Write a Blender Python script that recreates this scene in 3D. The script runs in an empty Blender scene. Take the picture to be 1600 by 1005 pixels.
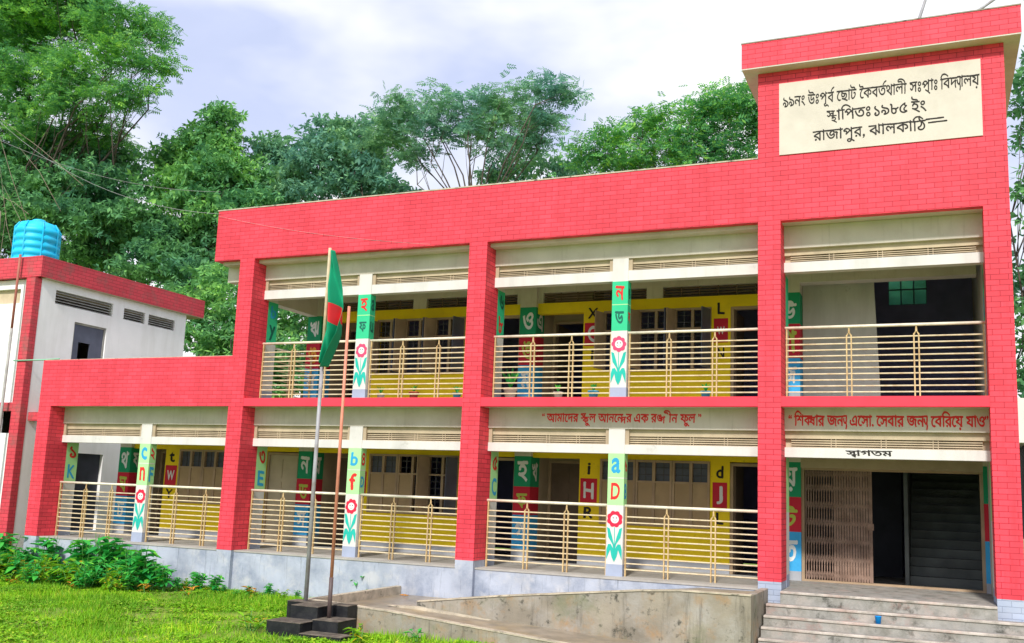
import bpy, math, random
import numpy as np
from mathutils import Vector, Matrix

random.seed(7)
RNG = np.random.default_rng(7)
SC = bpy.context.scene
COL = SC.collection

# ------------------------------------------------------------------ camera
FPX, CXP, CYP = 1515.07, 814.5, 537.4            # focal length and principal point for the 1600 x 1005 frame
YAW, PIT, ROL = -0.40532, 0.15114, 0.03811
CAM = np.array([2.75662, -16.74339, 1.44172])
_f = np.array([math.sin(YAW)*math.cos(PIT), math.cos(YAW)*math.cos(PIT), math.sin(PIT)])
_r = np.array([math.cos(YAW), -math.sin(YAW), 0.0])
_u = np.cross(_r, _f)
_r, _u = _r*math.cos(ROL)+_u*math.sin(ROL), _u*math.cos(ROL)-_r*math.sin(ROL)
cam_d = bpy.data.cameras.new('camera')
cam = bpy.data.objects.new('camera', cam_d)
COL.objects.link(cam)
m = Matrix.Identity(4)
for i in range(3):
    m[i][0], m[i][1], m[i][2], m[i][3] = _r[i], _u[i], -_f[i], CAM[i]
cam.matrix_world = m
cam_d.sensor_width = 36.0
cam_d.lens = FPX/1600*36
cam_d.shift_x = -(CXP-800)/1600
cam_d.shift_y = (CYP-502.5)/1600
cam_d.clip_end = 2000
SC.camera = cam


def at(u, v, y):
    """world point at depth y seen at photograph pixel (u, v)"""
    d = _f + _r*(u-CXP)/FPX - _u*(v-CYP)/FPX
    t = (y-CAM[1])/d[1]
    return CAM + d*t


def atz(u, v, z):
    d = _f + _r*(u-CXP)/FPX - _u*(v-CYP)/FPX
    return CAM + d*((z-CAM[2])/d[2])


# ------------------------------------------------------------------ world, sun, exposure
SUN_EL, SUN_AZ = math.radians(42), math.radians(-8)   # sun behind the photographer
w = bpy.data.worlds.new("World")
SC.world = w
w.use_nodes = True
nt = w.node_tree
bg = nt.nodes['Background']
sky = nt.nodes.new('ShaderNodeTexSky')
sky.sky_type = 'NISHITA'
sky.sun_disc = False
sky.sun_elevation = SUN_EL
sky.sun_rotation = math.pi + SUN_AZ
sky.air_density = 1.0
sky.dust_density = 1.5
tc = nt.nodes.new('ShaderNodeTexCoord')
mp = nt.nodes.new('ShaderNodeMapping')
mp.inputs['Scale'].default_value = (1.0, 1.0, 2.2)
mp.inputs['Location'].default_value = (3.1, 2.2, 0.1)
nz = nt.nodes.new('ShaderNodeTexNoise')
nz.inputs['Scale'].default_value = 3.4
nz.inputs['Detail'].default_value = 7
nz.inputs['Roughness'].default_value = 0.55
nz.inputs['Distortion'].default_value = 0.25
rp = nt.nodes.new('ShaderNodeValToRGB')
rp.color_ramp.elements[0].position = 0.40
rp.color_ramp.elements[0].color = (0.82, 0.82, 0.82, 1)
rp.color_ramp.elements[1].position = 0.60
rp.color_ramp.elements[1].color = (0.97, 0.97, 0.97, 1)
nz2 = nt.nodes.new('ShaderNodeTexNoise')
nz2.inputs['Scale'].default_value = 2.1
nz2.inputs['Detail'].default_value = 5
rp2 = nt.nodes.new('ShaderNodeValToRGB')
rp2.color_ramp.elements[0].position = 0.42
rp2.color_ramp.elements[0].color = (4.5, 4.95, 6.7, 1)
rp2.color_ramp.elements[1].position = 0.54
rp2.color_ramp.elements[1].color = (7.6, 7.6, 7.8, 1)
mx = nt.nodes.new('ShaderNodeMix')
mx.data_type = 'RGBA'
L = nt.links.new
L(tc.outputs['Generated'], mp.inputs['Vector'])
L(mp.outputs['Vector'], nz.inputs['Vector'])
L(mp.outputs['Vector'], nz2.inputs['Vector'])
L(nz.outputs['Fac'], rp.inputs['Fac'])
L(nz2.outputs['Fac'], rp2.inputs['Fac'])
L(rp.outputs['Color'], mx.inputs['Factor'])
L(sky.outputs['Color'], mx.inputs[6])
L(rp2.outputs['Color'], mx.inputs[7])
L(mx.outputs[2], bg.inputs['Color'])
bg.inputs['Strength'].default_value = 0.12

sun_d = bpy.data.lights.new('sun', 'SUN')
sun_d.energy = 3.2
sun_d.angle = math.radians(5)
sun_d.color = (1.0, 0.95, 0.87)
sun = bpy.data.objects.new('sun', sun_d)
COL.objects.link(sun)
sd = Vector((math.sin(SUN_AZ)*math.cos(SUN_EL), math.cos(SUN_AZ)*math.cos(SUN_EL), -math.sin(SUN_EL)))
sun.rotation_euler = sd.to_track_quat('-Z', 'Y').to_euler()
sun.location = (-10, -20, 25)

SC.view_settings.view_transform = 'Standard'
SC.view_settings.look = 'None'
SC.view_settings.gamma = 1
SC.view_settings.exposure = 0.42
SC.cycles.max_bounces = 8
SC.cycles.use_adaptive_sampling = True


# ------------------------------------------------------------------ materials
def _new(name):
    mt = bpy.data.materials.new(name)
    mt.use_nodes = True
    n = mt.node_tree
    return mt, n, n.nodes['Principled BSDF']


def surf(name, col, rough=0.75, var=0.12, scale=2.5, stain=None, stain_amt=0.5, stain_scale=1.3, streak=False,
         bump=0.15, bscale=40, spec=0.3, metal=0.0, more=()):
    """painted or plastered surface: tone variation, optional stains, fine bump"""
    mt, n, p = _new(name)
    N = n.nodes.new
    tcn = N('ShaderNodeTexCoord')
    no = N('ShaderNodeTexNoise'); no.inputs['Scale'].default_value = scale; no.inputs['Detail'].default_value = 6
    n.links.new(tcn.outputs['Object'], no.inputs['Vector'])
    r = N('ShaderNodeValToRGB')
    a = [max(0, c*(1-var)) for c in col]; b = [min(1, c*(1+var)) for c in col]
    r.color_ramp.elements[0].color = (*a, 1); r.color_ramp.elements[0].position = 0.3
    r.color_ramp.elements[1].color = (*b, 1); r.color_ramp.elements[1].position = 0.7
    n.links.new(no.outputs['Fac'], r.inputs['Fac'])
    out = r.outputs['Color']
    if stain is not None:
        ma = N('ShaderNodeMapping')
        ma.inputs['Scale'].default_value = (3.0, 3.0, 0.35) if streak else (1, 1, 1)
        n.links.new(tcn.outputs['Object'], ma.inputs['Vector'])
        n2 = N('ShaderNodeTexNoise'); n2.inputs['Scale'].default_value = stain_scale; n2.inputs['Detail'].default_value = 9
        n2.inputs['Roughness'].default_value = 0.68
        n.links.new(ma.outputs['Vector'], n2.inputs['Vector'])
        r2 = N('ShaderNodeValToRGB')
        r2.color_ramp.elements[0].position = 0.46; r2.color_ramp.elements[0].color = (0, 0, 0, 1)
        r2.color_ramp.elements[1].position = 0.68; r2.color_ramp.elements[1].color = (stain_amt,)*3+(1,)
        n.links.new(n2.outputs['Fac'], r2.inputs['Fac'])
        mi = N('ShaderNodeMix'); mi.data_type = 'RGBA'
        n.links.new(r2.outputs['Color'], mi.inputs['Factor'])
        n.links.new(out, mi.inputs[6]); mi.inputs[7].default_value = (*stain, 1)
        out = mi.outputs[2]
    for (sc_, sa, ss, lo_, hi_, stre, off_) in more:
        ma = N('ShaderNodeMapping')
        ma.inputs['Scale'].default_value = (3.2, 3.2, 0.3) if stre else (1, 1, 1)
        ma.inputs['Location'].default_value = (off_, off_*1.7, off_*.6)
        n.links.new(tcn.outputs['Object'], ma.inputs['Vector'])
        n2 = N('ShaderNodeTexNoise'); n2.inputs['Scale'].default_value = ss; n2.inputs['Detail'].default_value = 10
        n2.inputs['Roughness'].default_value = 0.72
        n.links.new(ma.outputs['Vector'], n2.inputs['Vector'])
        r2 = N('ShaderNodeValToRGB')
        r2.color_ramp.elements[0].position = lo_; r2.color_ramp.elements[0].color = (0, 0, 0, 1)
        r2.color_ramp.elements[1].position = hi_; r2.color_ramp.elements[1].color = (sa,)*3+(1,)
        n.links.new(n2.outputs['Fac'], r2.inputs['Fac'])
        mi = N('ShaderNodeMix'); mi.data_type = 'RGBA'
        n.links.new(r2.outputs['Color'], mi.inputs['Factor'])
        n.links.new(out, mi.inputs[6]); mi.inputs[7].default_value = (*sc_, 1)
        out = mi.outputs[2]
    n.links.new(out, p.inputs['Base Color'])
    p.inputs['Roughness'].default_value = rough
    p.inputs['Metallic'].default_value = metal
    p.inputs['Specular IOR Level'].default_value = spec
    if bump:
        n3 = N('ShaderNodeTexNoise'); n3.inputs['Scale'].default_value = bscale; n3.inputs['Detail'].default_value = 4
        n.links.new(tcn.outputs['Object'], n3.inputs['Vector'])
        bp = N('ShaderNodeBump'); bp.inputs['Strength'].default_value = bump; bp.inputs['Distance'].default_value = 0.01
        n.links.new(n3.outputs['Fac'], bp.inputs['Height'])
        n.links.new(bp.outputs['Normal'], p.inputs['Normal'])
    return mt


def tile(name, col, grout, var=0.10, dirt=None, dirt_amt=0.35, streak=False):
    """brick shaped cladding tiles, painted"""
    mt, n, p = _new(name)
    N = n.nodes.new
    tcn = N('ShaderNodeTexCoord')
    sp = N('ShaderNodeSeparateXYZ'); n.links.new(tcn.outputs['Object'], sp.inputs[0])
    ad = N('ShaderNodeMath'); ad.operation = 'ADD'
    n.links.new(sp.outputs[0], ad.inputs[0]); n.links.new(sp.outputs[1], ad.inputs[1])
    cb = N('ShaderNodeCombineXYZ'); n.links.new(ad.outputs[0], cb.inputs[0]); n.links.new(sp.outputs[2], cb.inputs[1])
    br = N('ShaderNodeTexBrick')
    br.inputs['Scale'].default_value = 1.0
    br.inputs['Brick Width'].default_value = 0.26
    br.inputs['Row Height'].default_value = 0.0885
    br.inputs['Mortar Size'].default_value = 0.0052
    br.inputs['Mortar Smooth'].default_value = 0.25
    br.inputs['Bias'].default_value = 0.0
    br.inputs['Color1'].default_value = (*[c*(1-var) for c in col], 1)
    br.inputs['Color2'].default_value = (*[min(1, c*(1+var*.6)) for c in col], 1)
    br.inputs['Mortar'].default_value = (*grout, 1)
    n.links.new(cb.outputs[0], br.inputs['Vector'])
    no = N('ShaderNodeTexNoise'); no.inputs['Scale'].default_value = 0.9; no.inputs['Detail'].default_value = 7
    n.links.new(tcn.outputs['Object'], no.inputs['Vector'])
    r = N('ShaderNodeValToRGB')
    r.color_ramp.elements[0].position = 0.35; r.color_ramp.elements[0].color = (0.86, 0.86, 0.86, 1)
    r.color_ramp.elements[1].position = 0.65; r.color_ramp.elements[1].color = (1.06, 1.06, 1.06, 1)
    n.links.new(no.outputs['Fac'], r.inputs['Fac'])
    mu = N('ShaderNodeMix'); mu.data_type = 'RGBA'; mu.blend_type = 'MULTIPLY'; mu.inputs['Factor'].default_value = 1
    n.links.new(br.outputs['Color'], mu.inputs[6]); n.links.new(r.outputs['Color'], mu.inputs[7])
    out = mu.outputs[2]
    if dirt is not None:
        n2 = N('ShaderNodeTexNoise'); n2.inputs['Scale'].default_value = 2.2; n2.inputs['Detail'].default_value = 9
        n2.inputs['Roughness'].default_value = 0.7
        ma = N('ShaderNodeMapping'); ma.inputs['Scale'].default_value = (2.2, 2.2, 0.3) if streak else (1, 1, 1)
        n.links.new(tcn.outputs['Object'], ma.inputs['Vector'])
        n.links.new(ma.outputs['Vector'], n2.inputs['Vector'])
        r2 = N('ShaderNodeValToRGB')
        r2.color_ramp.elements[0].position = 0.48; r2.color_ramp.elements[0].color = (0, 0, 0, 1)
        r2.color_ramp.elements[1].position = 0.72; r2.color_ramp.elements[1].color = (dirt_amt,)*3+(1,)
        n.links.new(n2.outputs['Fac'], r2.inputs['Fac'])
        mi = N('ShaderNodeMix'); mi.data_type = 'RGBA'
        n.links.new(r2.outputs['Color'], mi.inputs['Factor'])
        n.links.new(out, mi.inputs[6]); mi.inputs[7].default_value = (*dirt, 1)
        out = mi.outputs[2]
    n.links.new(out, p.inputs['Base Color'])
    p.inputs['Roughness'].default_value = 0.62
    p.inputs['Specular IOR Level'].default_value = 0.3
    bp = N('ShaderNodeBump'); bp.inputs['Strength'].default_value = 0.6; bp.inputs['Distance'].default_value = 0.006
    bp.invert = True
    n.links.new(br.outputs['Fac'], bp.inputs['Height'])
    n.links.new(bp.outputs['Normal'], p.inputs['Normal'])
    return mt


def leafmat(name, c1, c2, c3=None, trans=0.42, rough=0.5):
    mt, n, p = _new(name)
    N = n.nodes.new
    ge = N('ShaderNodeNewGeometry')
    r = N('ShaderNodeValToRGB')
    r.color_ramp.elements[0].color = (*c1, 1); r.color_ramp.elements[0].position = 0.1
    r.color_ramp.elements[1].color = (*c2, 1); r.color_ramp.elements[1].position = 0.75
    if c3:
        e = r.color_ramp.elements.new(0.95); e.color = (*c3, 1)
    n.links.new(ge.outputs['Random Per Island'], r.inputs['Fac'])
    tcn = N('ShaderNodeTexCoord')
    no = N('ShaderNodeTexNoise'); no.inputs['Scale'].default_value = 0.55; no.inputs['Detail'].default_value = 3
    n.links.new(tcn.outputs['Object'], no.inputs['Vector'])
    r2 = N('ShaderNodeValToRGB')
    r2.color_ramp.elements[0].position = 0.38; r2.color_ramp.elements[0].color = (0.72, 0.84, 0.98, 1)
    r2.color_ramp.elements[1].position = 0.64; r2.color_ramp.elements[1].color = (1.35, 1.25, 0.9, 1)
    n.links.new(no.outputs['Fac'], r2.inputs['Fac'])
    mu = N('ShaderNodeMix'); mu.data_type = 'RGBA'; mu.blend_type = 'MULTIPLY'; mu.inputs['Factor'].default_value = 1
    n.links.new(r.outputs['Color'], mu.inputs[6]); n.links.new(r2.outputs['Color'], mu.inputs[7])
    n.links.new(mu.outputs[2], p.inputs['Base Color'])
    p.inputs['Roughness'].default_value = rough
    p.inputs['Specular IOR Level'].default_value = 0.25
    tr = N('ShaderNodeBsdfTranslucent'); n.links.new(mu.outputs[2], tr.inputs['Color'])
    ms = N('ShaderNodeMixShader'); ms.inputs[0].default_value = trans
    n.links.new(p.outputs[0], ms.inputs[1]); n.links.new(tr.outputs[0], ms.inputs[2])
    n.links.new(ms.outputs[0], n.nodes['Material Output'].inputs['Surface'])
    return mt


M = {}
M['red'] = tile('red_tile', (0.86, 0.062, 0.096), (0.36, 0.016, 0.036), var=.16, dirt=(0.50, 0.035, 0.055), dirt_amt=.75, streak=True)
M['red_old'] = tile('old_red_tile', (0.62, 0.06, 0.085), (0.30, 0.02, 0.03), dirt=(0.22, 0.11, 0.10), dirt_amt=0.8)
M['red_plain'] = surf('red_paint', (0.84, 0.05, 0.085), var=0.08)
M['grey_tile'] = tile('grey_tile', (0.40, 0.46, 0.60), (0.27, 0.32, 0.44), dirt=(0.5, 0.5, 0.52), dirt_amt=0.3)
M['white'] = surf('cream_white_paint', (0.62, 0.58, 0.51), var=0.06, stain=(0.42, 0.37, 0.28), stain_amt=0.5, stain_scale=1.0, more=[((0.30, 0.27, 0.2), .3, 4., .56, .7, True, 5.)])
M['white2'] = surf('white_paint', (0.66, 0.65, 0.63), var=0.05, stain=(0.42, 0.42, 0.40), stain_amt=0.4, stain_scale=0.7, streak=True, more=[((0.25, 0.23, 0.19), .4, 3.5, .6, .72, False, 2.)])
M['white3'] = surf('bright_white_paint', (0.86, 0.86, 0.88), var=0.03, stain=(0.6, 0.6, 0.58), stain_amt=0.4, stain_scale=0.7, streak=True)
M['sign_white'] = surf('sign_paint', (0.60, 0.55, 0.48), var=0.05, bump=0.08, stain=(0.46, 0.42, 0.36), stain_amt=.4, stain_scale=1.5)
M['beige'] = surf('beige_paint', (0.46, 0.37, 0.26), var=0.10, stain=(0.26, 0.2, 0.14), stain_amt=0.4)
M['vent'] = surf('vent_concrete', (0.52, 0.43, 0.30), var=0.14, stain=(0.25, 0.2, 0.14), stain_amt=0.5)
M['yellow'] = surf('yellow_paint', (0.92, 0.68, 0.012), var=0.06, stain=(0.60, 0.42, 0.03), stain_amt=0.3, more=[((0.2, 0.15, 0.05), .5, 6., .62, .70, False, 2.)])
M['floor'] = surf('cement_floor', (0.42, 0.40, 0.37), var=0.14, stain=(0.22, 0.21, 0.19), stain_amt=0.5)
M['plinth'] = surf('weathered_plinth', (0.40, 0.44, 0.53), var=0.16, scale=1.6, stain=(0.18, 0.22, 0.31), stain_amt=0.75,
                   stain_scale=1.5, bump=0.35, more=[((0.55, 0.55, 0.56), .6, 2.2, .5, .66, False, 4.), ((0.12, 0.14, 0.17), .6, 4.5, .57, .68, True, 8.)])
M['skirt'] = surf('grey_skirting', (0.36, 0.38, 0.42), var=0.12)
M['bluegrey'] = surf('blue_grey_paint', (0.33, 0.38, 0.50), var=0.10)
M['concrete'] = surf('stained_concrete', (0.27, 0.24, 0.19), var=0.25, scale=2.0, stain=(0.36, 0.345, 0.32), stain_amt=0.8,
                     stain_scale=1.7, bump=0.5, bscale=22,
                     more=[((0.36, 0.20, 0.07), .7, 2.3, .52, .70, False, 3.1), ((0.06, 0.056, 0.046), .7, 2.2, .54, .70, True, 7.7),
                           ((0.045, 0.045, 0.035), .9, 5.0, .56, .66, False, 12.3), ((0.14, 0.17, 0.08), .6, 1.5, .55, .72, False, 21.0)])
M['concrete_wet'] = surf('wet_concrete', (0.26, 0.22, 0.17), rough=0.3, var=0.3, scale=3, stain=(0.40, 0.30, 0.16), stain_amt=0.7, bump=0.3, bscale=14)
M['coping'] = surf('coping_concrete', (0.50, 0.44, 0.34), var=0.18, scale=5, stain=(0.2, 0.18, 0.14), stain_amt=0.6, stain_scale=4,
                   more=[((0.06, 0.06, 0.05), .8, 5., .56, .66, False, 3.)])
M['step'] = surf('worn_steps', (0.31, 0.30, 0.28), var=0.18, scale=3, stain=(0.16, 0.155, 0.13), stain_amt=0.75, stain_scale=3.2, bump=0.35,
                 more=[((0.06, 0.06, 0.05), .85, 4.0, .54, .66, False, 5.0), ((0.46, 0.40, 0.36), .6, 2.0, .5, .66, False, 9.0), ((0.38, 0.16, 0.13), .35, 2.6, .56, .68, False, 15.)])
M['nosing'] = surf('worn_nosing', (0.48, 0.43, 0.39), var=0.2, scale=4, stain=(0.16, 0.15, 0.12), stain_amt=0.7, stain_scale=4.5, more=[((0.50, 0.26, 0.22), .4, 1.6, .5, .66, False, 6.)])
M['rail'] = surf('cream_metal', (0.70, 0.60, 0.41), rough=0.45, var=0.12, scale=8, stain=(0.42, 0.24, 0.10), stain_amt=0.5, stain_scale=7, bump=0.05)
M['railpost'] = surf('ochre_metal', (0.58, 0.43, 0.22), rough=0.5, var=0.15, scale=8, stain=(0.30, 0.15, 0.06), stain_amt=0.7, stain_scale=9, bump=0.05)
M['handrail'] = surf('pale_pipe', (0.80, 0.74, 0.60), rough=0.35, var=0.1, scale=5, stain=(0.40, 0.36, 0.30), stain_amt=0.5, stain_scale=6, bump=0.05)
M['dark'] = surf('painted_dark_interior', (0.05, 0.055, 0.075), var=0.2, bump=0)  # near-black colour stands in for the darkness of unlit interiors
M['navy'] = surf('navy_dimness_wall', (0.20, 0.20, 0.40), var=0.15)  # dimness of the inner walls put into the colour as navy
M['bars'] = surf('dark_iron', (0.10, 0.10, 0.12), rough=0.5, var=0.2, bump=0)
M['frame'] = surf('tan_frame', (0.40, 0.29, 0.19), var=0.18)
M['shutter'] = surf('plywood_shutter', (0.42, 0.30, 0.17), var=0.16, scale=4, stain=(0.24, 0.16, 0.08), stain_amt=0.5, stain_scale=2.)
M['shutter_dark'] = surf('slate_shutter', (0.10, 0.11, 0.16), rough=0.45, var=0.2)
M['door_brown'] = surf('brown_door', (0.17, 0.12, 0.085), var=0.2)
M['door_beige'] = surf('beige_door', (0.50, 0.42, 0.30), var=0.12)
M['gate'] = surf('rusty_gate', (0.27, 0.18, 0.14), rough=0.6, var=0.25, scale=5, stain=(0.16, 0.09, 0.06), stain_amt=0.6, stain_scale=3)
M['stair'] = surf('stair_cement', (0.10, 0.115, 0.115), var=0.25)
M['grn_pale'] = surf('pale_green_paint', (0.40, 0.74, 0.33), var=0.06, bump=0.08)
M['grn'] = surf('emerald_paint', (0.035, 0.52, 0.26), var=0.07, bump=0.08)
M['grn_dk'] = surf('dark_green_paint', (0.012, 0.30, 0.14), var=0.08, bump=0.08)
M['crimson'] = surf('crimson_paint', (0.58, 0.02, 0.045), var=0.08, bump=0.08)
M['blue'] = surf('sky_blue_paint', (0.05, 0.38, 0.74), var=0.08, bump=0.08)
M['l_blue'] = surf('blue_lettering', (0.03, 0.34, 0.62), var=0.05, bump=0)
M['l_red'] = surf('red_lettering', (0.66, 0.03, 0.03), var=0.05, bump=0)
M['l_white'] = surf('white_lettering', (0.74, 0.76, 0.76), var=0.05, bump=0)
M['l_black'] = surf('black_lettering', (0.025, 0.022, 0.02), var=0.1, bump=0)
M['l_dkgrn'] = surf('bottle_green_lettering', (0.01, 0.12, 0.09), var=0.05, bump=0)
M['l_lime'] = surf('lime_lettering', (0.45, 0.52, 0.08), var=0.05, bump=0)
M['l_orange'] = surf('orange_lettering', (0.80, 0.35, 0.04), var=0.05, bump=0)
M['teal'] = surf('teal_paint', (0.02, 0.46, 0.38), var=0.10, bump=0)
M['pink'] = surf('pink_paint', (0.80, 0.07, 0.17), var=0.08, bump=0)
M['petalred'] = surf('petal_red_paint', (0.72, 0.02, 0.06), var=0.08, bump=0)
M['face'] = surf('face_white_paint', (0.80, 0.72, 0.72), var=0.04, bump=0)
M['tank'] = surf('blue_plastic', (0.0, 0.50, 0.82), rough=0.5, var=0.10, bump=0.02, spec=0.4, stain=(0.08, 0.40, 0.55), stain_amt=.5, stain_scale=2)
M['pole_grey'] = surf('grey_pole', (0.34, 0.34, 0.37), rough=0.45, var=0.15, scale=6, stain=(0.2, 0.15, 0.12), stain_amt=0.5, stain_scale=5)
M['pole_tan'] = surf('bamboo_top', (0.55, 0.45, 0.30), var=0.15, scale=8)
M['pole_orange'] = surf('orange_pole', (0.64, 0.25, 0.17), rough=0.5, var=0.12, scale=6, stain=(0.35, 0.12, 0.08), stain_amt=0.5, stain_scale=4)
M['pole_dark'] = surf('dark_pole', (0.10, 0.07, 0.07), rough=0.5, var=0.2, scale=6)
M['flag_green'] = surf('flag_green_cloth', (0.0, 0.26, 0.13), rough=0.8, var=0.08, bump=0.05)
M['flag_red'] = surf('flag_red_cloth', (0.72, 0.03, 0.04), rough=0.8, var=0.08, bump=0.05)
M['black'] = surf('black_masonry_paint', (0.010, 0.011, 0.014), rough=0.5, var=0.3, scale=3, stain=(0.05, 0.05, 0.05), stain_amt=0.5, stain_scale=4, bump=0.3)
M['black_top'] = surf('worn_black_top', (0.10, 0.085, 0.07), var=0.3, scale=5, stain=(0.26, 0.22, 0.17), stain_amt=0.6, stain_scale=5)
M['bark'] = surf('bark', (0.085, 0.07, 0.058), rough=0.9, var=0.3, scale=6, bump=0.5, bscale=12)
M['drytwig'] = surf('dry_twig', (0.24, 0.20, 0.15), rough=0.9, var=0.2, scale=6)
M['soil'] = surf('grassy_soil', (0.17, 0.26, 0.03), rough=0.95, var=0.35, scale=1.4, stain=(0.20, 0.16, 0.09), stain_amt=0.5, stain_scale=0.7, bump=0.6, bscale=12)
M['pipe_red'] = surf('rusty_pipe', (0.34, 0.12, 0.09), var=0.2)
M['pipe_grey'] = surf('grey_pipe', (0.36, 0.36, 0.34), var=0.2, scale=5, stain=(0.15, 0.14, 0.12), stain_amt=0.5)
M['pipe_green'] = surf('green_pipe', (0.25, 0.52, 0.36), var=0.1)
M['cup'] = surf('blue_plastic_cup', (0.0, 0.28, 0.80), rough=0.35, var=0.03, bump=0)
M['paper'] = surf('white_litter', (0.75, 0.74, 0.72), var=0.05)
M['terracotta'] = surf('terracotta_pot', (0.50, 0.12, 0.07), var=0.1)
M['potwhite'] = surf('pale_pot', (0.70, 0.58, 0.52), var=0.1)
M['potblue'] = surf('blue_pot', (0.10, 0.38, 0.55), var=0.1)
M['wire'] = surf('cable_sheath', (0.35, 0.35, 0.36), var=0.1, bump=0)
M['stainbeige'] = surf('mossy_plaster', (0.48, 0.40, 0.27), var=0.2, stain=(0.06, 0.06, 0.05), stain_amt=0.85, stain_scale=2.2, bump=0.3)
M['lf_fern'] = leafmat('feathery_leaf', (0.095, 0.290, 0.100), (0.175, 0.450, 0.105), (0.30, 0.60, 0.10))
M['lf_dark'] = leafmat('dark_leaf', (0.080, 0.230, 0.115), (0.140, 0.355, 0.155), (0.19, 0.46, 0.17))
M['lf_teal'] = leafmat('hazed_bluish_leaf', (0.130, 0.310, 0.215), (0.200, 0.430, 0.270), (0.28, 0.52, 0.28))  # bluish green, paled and greyed so the leaf colour carries the haze
M['lf_mid'] = leafmat('mid_leaf', (0.120, 0.330, 0.135), (0.210, 0.490, 0.160), (0.30, 0.60, 0.17))
M['lf_bright'] = leafmat('bright_leaf', (0.085, 0.290, 0.115), (0.160, 0.460, 0.125), (0.30, 0.60, 0.09))
M['lf_weed'] = leafmat('weed_leaf', (0.030, 0.34, 0.075), (0.080, 0.54, 0.085), (0.22, 0.66, 0.06), trans=0.35, rough=0.4)
M['lf_weed2'] = leafmat('yellowish_weed_leaf', (0.16, 0.42, 0.02), (0.28, 0.58, 0.02), (0.70, 0.42, 0.03), trans=0.35, rough=0.45)
M['lf_dry'] = leafmat('orange_leaf', (0.45, 0.22, 0.02), (0.70, 0.30, 0.03), (0.72, 0.45, 0.05), trans=0.2)
M['stem'] = surf('green_stem', (0.10, 0.28, 0.06), var=0.2, bump=0)
M['grass'] = leafmat('grass_blade', (0.12, 0.32, 0.010), (0.24, 0.52, 0.014), (0.42, 0.52, 0.05), trans=0.25, rough=0.6)
mt, n_, p_ = _new('tinted_pane')
p_.inputs['Base Color'].default_value = (0.35, 0.72, 0.78, 1)
p_.inputs['Roughness'].default_value = 0.15
p_.inputs['Transmission Weight'].default_value = 0.85
M['teal_glass'] = mt


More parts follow.
